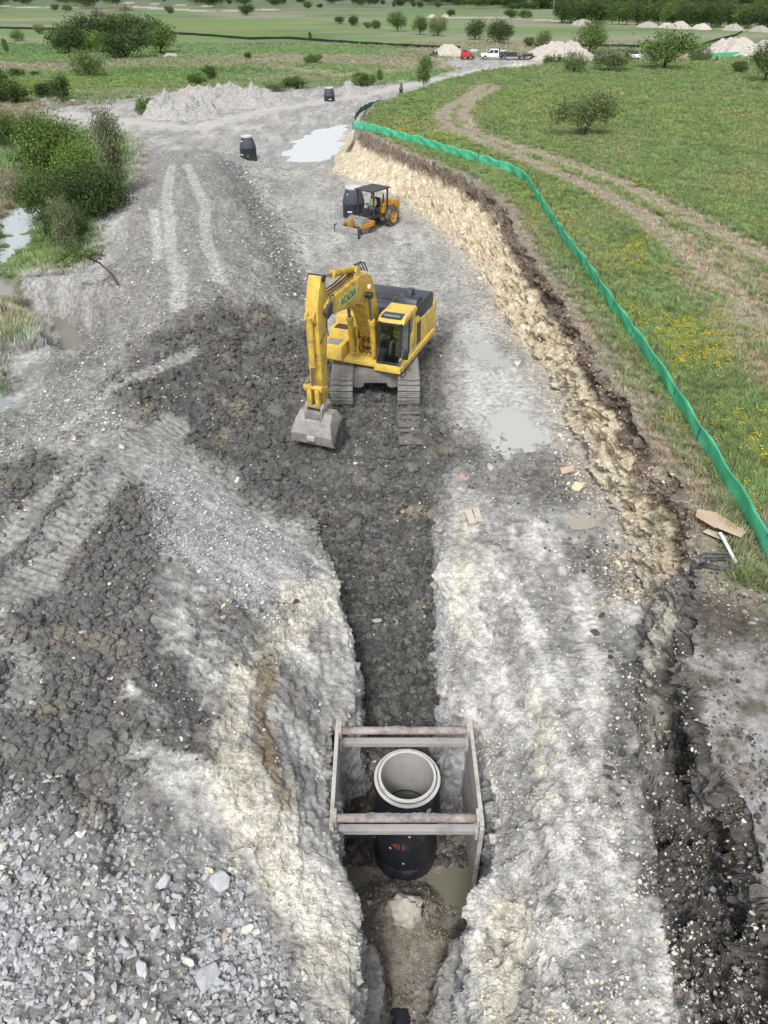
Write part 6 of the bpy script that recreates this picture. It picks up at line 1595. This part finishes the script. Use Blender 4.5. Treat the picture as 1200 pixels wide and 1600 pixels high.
# ================================================================== vehicles and people at the far end of the haul road
g = at(772, 93)
tk = empty('pickup_truck', g, 0); tag(tk, 'white pickup truck with a dark flatbed parked on the haul road', 'truck')
bx = lambda *a: MB().bb(*a)                         # truck faces -x
MB().prism([(-3.0, .55), (-3.0, 1.0), (-2.85, 1.15), (-1.75, 1.22), (-1.0, 1.92), (.75, 1.95), (.85, 1.2), (.85, .5)], -.98, .98, 'xz').build('body', MAT['white'], tk, .07, 40)
for s_ in (-1, 1):
    y = .985*s_
    MB().prism([(-1.55, 1.25), (-.98, 1.82), (-.35, 1.84), (-.35, 1.25)], y-.006, y+.006, 'xz').build('door_window', MAT['black'], tk, 0)
    MB().prism([(-.22, 1.25), (-.22, 1.84), (.6, 1.84), (.66, 1.25)], y-.006, y+.006, 'xz').build('door_window', MAT['black'], tk, 0)
    MB().box((-3.0, .72*s_, .92), (.06, .34, .16)).build('headlight', MAT['glass'], tk, .01)
    MB().box((-1.5, 1.1*s_, 1.35), (.12, .2, .22)).build('mirror', MAT['black'], tk, .01)
MB().add([(-1.72, -.85, 1.26), (-1.72, .85, 1.26), (-1.06, .8, 1.88), (-1.06, -.8, 1.88)], [(0, 1, 2, 3)]).build('windscreen', MAT['black'], tk, 0, None, Matrix.Translation((-.015, 0, .012)))
MB().bb(-3.08, -2.98, -.95, .95, .5, .72).build('bumper', MAT['darkmetal'], tk, .02)
MB().bb(.95, 3.1, -1.1, 1.1, .95, 1.08).build('flatbed', MAT['black'], tk, .02); MB().bb(.9, .98, -1.05, 1.05, 1.08, 2.0).build('headboard', MAT['black'], tk, .02)
MB().bb(1.2, 2.0, -.9, -.2, 1.08, 1.5).build('tool_chest', MAT['darkmetal'], tk, .02); MB().bb(2.1, 2.8, -.2, .8, 1.08, 1.45).build('tool_chest', MAT['black'], tk, .02)
tw = MB().lathe([(.22, -.13), (.38, -.14), (.42, -.1), (.42, .1), (.38, .14), (.22, .13)], 20).mesh('tyre', MAT['rubber'], 0, 40, Matrix.Rotation(R(90), 4, 'X'))
tr2 = MB().lathe([(0, -.06), (.23, -.1), (.23, .1), (0, .06)], 16).mesh('wheel', MAT['steel'], 0, 40, Matrix.Rotation(R(90), 4, 'X'))
def wheels(parent, xs, ys, z=.42, s=1.0):
    for x in xs:
        for y in ys:
            w = bpy.data.objects.new('wheel', tr2); COL.objects.link(w); w.parent = parent; w.location = (x, y, z); w.scale = (s,)*3
            t = bpy.data.objects.new('tyre', tw); COL.objects.link(t); t.parent = w
wheels(tk, (-2.1, 1.9), (-.92, .92))
g = at(812, 93); tl = empty('flatbed_trailer', g); tag(tl, 'dark flatbed trailer loaded with gear behind the white truck', 'trailer')
MB().bb(-3.2, 3.6, -1.05, 1.05, .6, .75).build('deck', MAT['darkmetal'], tl, .02); MB().path([(-3.2, -.6, .65), (-4.6, 0, .6), (-3.2, .6, .65)], .06, 6).build('tow_bar', MAT['darkmetal'], tl, 0)
MB().prism([(3.6, .72), (4.9, .1), (4.9, .02), (3.6, .6)], -.9, .9, 'xz').build('ramp', MAT['darkmetal'], tl, .01)
MB().bb(-2.6, -.8, -.8, .7, .75, 1.35).build('gear_crate', MAT['black'], tl, .05); MB().tube((.4, -.7, 1.0), (2.6, -.7, 1.0), .25).build('drum', MAT['darkmetal'], tl, 0, 40)
wheels(tl, (.2, 1.2), (-1.0, 1.0), .4, .85)
g = at(728, 93); rd = empty('red_machine', g, R(15)); tag(rd, 'small red skid machine parked left of the white truck', 'machine')
MB().prism([(-1.1, .45), (-1.0, 1.5), (-.1, 1.7), (.2, 1.2), (1.2, 1.1), (1.25, .45)], -.65, .65, 'xz').build('body', MAT['red'], rd, .08, 40)
MB().bb(-.9, -.1, -.6, .6, 1.72, 1.8).build('canopy', MAT['black'], rd, .02); MB().bb(1.2, 1.7, -.75, .75, .1, .7).build('bucket', MAT['darkmetal'], rd, .03)
for y in (-.7, .7): MB().path([(-.9, y, 1.55), (.3, y, 1.5), (1.35, y, .6)], .07, 6).build('lift_arm', MAT['red'], rd, 0)
wheels(rd, (-.65, .7), (-.75, .75), .4, .9)
for u, v, wd, lab in ((740, 81, 13, 'short bundle of pale blue pipes on the grass behind the truck'), (775, 82, 30, 'long bundle of pale blue pipes on the grass behind the truck')):
    g = at(u, v); pb = empty('pipe_bundle', g, 0); tag(pb, lab, 'pipes'); hl = wd*g.y*.82/F_PX/2
    for k in range(5): MB().tube((-hl, -.5+.25*k, .13), (hl, -.5+.25*k, .13), .12, n=10).build('pipe', MAT['cyan'], pb, 0, 50)
    for k in range(4): MB().tube((-hl, -.38+.25*k, .35), (hl, -.38+.25*k, .35), .12, n=10).build('pipe', MAT['cyan'], pb, 0, 50)
g = at(989, 92); cr_ = empty('parked_car', g, R(90)); tag(cr_, 'small dark parked car between the hedge bushes', 'car')
MB().prism([(-2.2, .4), (-2.2, .85), (-1.2, .98), (1.9, .98), (2.1, .85), (2.1, .4)], -.88, .88, 'xz').build('body', MAT['white'], cr_, .06, 40)
MB().prism([(-1.2, .98), (-.5, 1.5), (1.2, 1.52), (1.8, .98)], -.80, .80, 'xz').build('cabin', MAT['black'], cr_, .05, 40)
wheels(cr_, (-1.35, 1.3), (-.8, .8), .33, .78)
for k, (u, v, rz, vest, lab) in enumerate(((803, 116, .4, 'neon', 'leftmost of three workers in hi-vis vests on the haul road'), (812, 117, -.6, 'neon', 'middle worker of three in hi-vis vests on the haul road'), (821, 117, 1.2, 'neon', 'rightmost of three workers in hi-vis vests on the haul road'))):
    x, y = P(u, v-5, .3); standing((x, y, gz(x, y)), rz, MAT['shirt'], MAT['darkcloth'] if k != 1 else MAT['denim'], MAT[vest], MAT['white'], lab)
# poles, sheet, box, house
for u, v, h, lab in ((864, 19, 18, 'tall thin pale pole at the corner of the distant wood'), (1013, 12, 14, 'thin pale pole above the far wood')):
    g = at(u, v); H = h*g.y*.82/F_PX
    o = MB().tube((0, 0, -.5), (0, 0, H), .28, .16, 8).tube((-.8, 0, H-.6), (.8, 0, H-.6), .08, n=6).build('utility_pole', MAT['greybar'], None, 0, 60); o.location = g; tag(o, lab, 'pole')
g = at(267, 90); o = MB().add([(-1.9, -1, .1), (1.9, -1, .1), (1.2, .8, .75), (-.9, .9, .9), (-1.9, -1, .02), (1.9, -1, .02), (1.2, .8, .67), (-.9, .9, .82), (0, -1.05, .5), (0, -1.05, .42)], [(0, 8, 3), (8, 1, 2), (8, 2, 3), (4, 7, 9), (9, 6, 5), (9, 7, 6), (0, 4, 9, 8), (8, 9, 5, 1), (1, 5, 6, 2), (2, 6, 7, 3), (3, 7, 4, 0)]).build('metal_sheet', MAT['greybar'], None, 0); o.location = g; tag(o, 'bent grey metal sheet lying in the grass by the far left clump', 'metal sheet')
g = at(75, 166); o = MB().prism([(-.7, 0), (-.6, .85), (-.1, .95), (.2, .7), (.9, .1), (.9, 0)], -.5, .5, 'xz').build('rusty_scrap', MAT['rust'], None, .05); o.location = g; tag(o, 'rusty brown scrap lump beside the track at far left', 'scrap')
g = at(757, 7); hs = empty('house', g); tag(hs, 'small pale house among the distant trees', 'house')
MB().bb(-7, 7, -4, 4, 0, 3.2).build('wall', MAT['white'], hs, 0); MB().prism([(-4.6, 3.15), (4.6, 3.15), (0, 5.4)], -7.4, 7.4, 'yz').build('roof', MAT['greybar'], hs, 0)
for x in (-4.5, -1, 3): MB().box((x, -4.01, 1.7), (1.2, .06, 1.3)).build('window', MAT['black'], hs, 0)
MB().box((5.2, -4.01, 1.1), (1.0, .06, 2.1)).build('door', MAT['darkmetal'], hs, 0)

# ================================================================== single stones
STONES = [rock_mesh(200+i, 13+i % 5, [.45, .55, .7, .62, .8][i % 5]) for i in range(10)]
slabs = [rock_mesh(300+i, 14, .24) for i in range(4)]
_mcopy = {}
def stone(u, v, w, mat, label, flat=False, asp=1.0, rz=None, group=None, pos=None, size=None, name='stone', cat='stone', k=None):
    src = (slabs if flat else STONES); k = (random.randrange(len(src)) if k is None else k % len(src))
    key = (flat, k, mat)
    if key not in _mcopy:
        m = src[k].copy(); m.materials.clear(); m.materials.append(MAT[mat]); _mcopy[key] = m
    g = at(u, v) if pos is None else Vector(pos)
    s = size if size else w*(g.y*math.cos(PITCH)+(CAM_H-g.z)*math.sin(PITCH))/F_PX*1.05
    o = bpy.data.objects.new(name, _mcopy[key]); COL.objects.link(o)
    o.location = (g.x, g.y, g.z+s*(.06 if flat else .16)); o.scale = (s, s*asp, s); o.rotation_euler = (random.uniform(-.15, .15), random.uniform(-.15, .15), random.uniform(0, 6.28) if rz is None else rz)
    return tag(o, label, cat, group)
SL = [
 (903,764,28,'rock_cream','large cream boulder at the foot of the cut bank near the pinkish slab',0), (197,1490,44,'rock_grey','big flat grey slab in the rubble near the lower left',1), (325,1530,62,'rock_grey','largest grey boulder in the rubble at the bottom left',0), (202,1422,30,'rock_pale','round pale disc stone in the middle of the rubble',1),
 (140,1527,32,'rock_grey','angular grey block left of the largest boulder',0), (176,1468,26,'rock_grey','grey stone touching the top of the big flat slab',0), (42,1372,40,'rock_grey','long flat grey stone near the left edge of the rubble',1), (5,1328,24,'rock_pale','white stone on the left edge of the picture above the rubble',0),
 (4,1357,16,'rock_pale','small white stone below the white stone at the left edge',0), (110,1316,26,'rock_grey','grey slab in the upper part of the rubble',1), (168,1215,18,'rock_pale','pale stone with a yellowish side at the foot of the clod heap',0), (128,994,20,'rock_pale','pale cream rock on top of the dark clod heap',0),
 (345,1380,44,'rock_grey','grey slab beside two cream stones left of the trench',0), (327,1360,18,'rock_cream','cream upright stone at the head of the gully',0), (360,1360,16,'rock_pale','pale block right of the cream upright stone',0), (272,1445,28,'rock_grey','grey block right of the pale disc stone',0), (245,1461,24,'rock_grey','grey block between the pale disc and the gully',0),
 (378,1402,20,'rock_grey','rounded grey stone right of the gully',0), (349,1467,26,'rock_cream','flat yellowish stone at the foot of the gully',1), (350,949,15,'rock_cream','oval cream pebble on the pale slope left of the trench',0), (350,966,15,'rock_grey','rounded grey pebble below the oval cream pebble',0), (463,942,14,'rock_dark','black block on the cream rock left of the trench',0),
 (447,938,14,'rock_pale','white block touching the black block left of the trench',0), (214,886,20,'rock_pale','pale grey rock at the right edge of the clod heap',0), (317,922,28,'rock_grey','grey slab pair on the pale slope left of the trench',1), (266,876,13,'rock_dark','dark lump on the pale slope beside the clod heap',0), (371,752,16,'rock_pale','pale rock in the dark soil left of the trench head',0),
 (765,731,24,'rock_pale','grey white rock below the large puddle',1), (974,872,17,'rock_cream','cream rock lying on dark soil at the near end of the cut bank',0), (940,963,16,'rock_dark','upper of two black clods on the pale bench',0), (930,991,22,'rock_dark','lower and larger of two black clods on the pale bench',0), (1066,914,13,'rock_cream','small cream rock below the near end of the cut bank',0),
 (500,1531,17,'rock_grey','smooth grey stone on cream rock left of the trench mouth',0), (590,969,20,'rock_grey','flat grey stone lying across the trench fill',1), (617,972,16,'rock_grey','grey stone right of the flat stone in the trench fill',0), (967,508,12,'rock_pale','white rock against the green fence halfway down',0), (887,412,9,'rock_pale','upper of two white rocks on the grass above the bank',0), (885,434,9,'rock_pale','lower of two white rocks on the grass above the bank',0),
 (833,356,9,'rock_pale','white rock on the brow near the bend of the green fence',0), (1197,898,18,'rock_pale','white rock in the grass at the right edge below the fence',0), (723,366,13,'rock_pale','white block at the foot of the bank nearest the compactor',0), (721,388,14,'rock_pale','pale slab below the white block at the bank foot',1), (748,390,10,'rock_cream','cream block right of the pale slab at the bank foot',0),
 (750,437,13,'rock_pale','pale block at the bank foot right of the excavator hood',0), (808,570,20,'rock_pale','big white block at the bank foot beside the small puddle',0), (885,700,14,'rock_cream','rounded yellow stone at the bank foot below the large puddle',0), (1065,1488,18,'rock_pale','white oval stone on the dark slope at lower right',1), (555,725,12,'rock_pale','pale stone in the dark soil before the excavator bucket',0), (400,590,18,'rock_grey','grey slab on the soil bank left of the excavator',1),
 (115,160,12,'rock_pale','white rock beside the track at far left',0), (1118,790,8,'rock_pale','pale stone in the grass above the plywood sheet',0), (880,505,10,'rock_pale','pale stone at the bank foot above the small puddle',0), (190,700,16,'rock_pale','pale stone on the berm track at left',0), (118,690,18,'rock_pale','white chunk on the spoil ridge between the berm tracks',0), (435,1340,14,'rock_pale','pale stone on the cream slope beside the trench shield',0)]
for a in SL: stone(a[0], a[1], a[2], a[3], a[4], bool(a[5]), RNG.uniform(.65, .95))
def many(mask, n, lo, hi, mats, words, group, flatp, place):
    i, p = pick(mask, n)
    for q in p:
        m = random.choice(mats); fl_ = random.random() < flatp; sz = lo+(hi-lo)*random.random()**1.8
        look = '%s%s %s' % ('large ' if sz > lo+.5*(hi-lo) else '', 'flat' if fl_ else 'angular', {'rock_grey': 'blue grey', 'rock_pale': 'pale', 'rock_cream': 'cream'}[m])
        stone(0, 0, 0, m, '%s %s %s' % (look, words, place(q)), fl_, random.uniform(.6, .95), None, group, q, sz)
def pl_rub(q): return ('at the bottom edge near the left corner' if q[0] < -4.4 else 'at the bottom edge below the largest boulder' if q[0] < -2.6 else 'at the bottom edge near the trench') if q[1] < 5.0 else 'right of the gully' if q[0] > -3.3 else 'below the clod heap' if q[1] > 7.2 else 'at the left edge' if q[0] < -5.5 else 'around the big flat slab'
def pl_tal(q): return 'near the pinkish slab' if q[1] < 21 else 'beside the puddles' if q[1] < 29 else 'right of the excavator hood' if q[1] < 37 else 'near the compactor'
def pl_clod(q): return 'by the berm tracks' if q[1] > 15.5 else 'at the left edge' if q[0] < -7 else 'beside the pale slope'
def pl_fl(q): return 'beside the cone manhole' if q[1] > 52 else 'left of the compactor' if q[1] > 42 else 'behind the excavator boom'
many(rubble*(X < -1.2)*(Yg > 3.5), 130, .12, .36, ['rock_grey', 'rock_grey', 'rock_grey', 'rock_pale'], 'stone in the rubble', 'stones of the rubble slope', .5, pl_rub)
many(np.clip(tal, 0, 1)*(1-mudflat)*(Yg < 45), 70, .12, .32, ['rock_cream', 'rock_pale'], 'limestone block in the talus', 'blocks of the talus', .3, pl_tal)
many(clod*(Yg < 32)*(X < -3), 36, .10, .24, ['rock_grey', 'rock_pale'], 'stone among the dark clods', 'stones among the dark clods', .4, pl_clod)
many(stroke([(360,250),(420,330),(450,400),(478,450)], 1.7, z=.6, soft=.8), 36, .18, .42, ['rock_grey', 'rock_pale'], 'stone on the flank of the spoil berm', 'stones of the berm flank', .3, pl_fl)
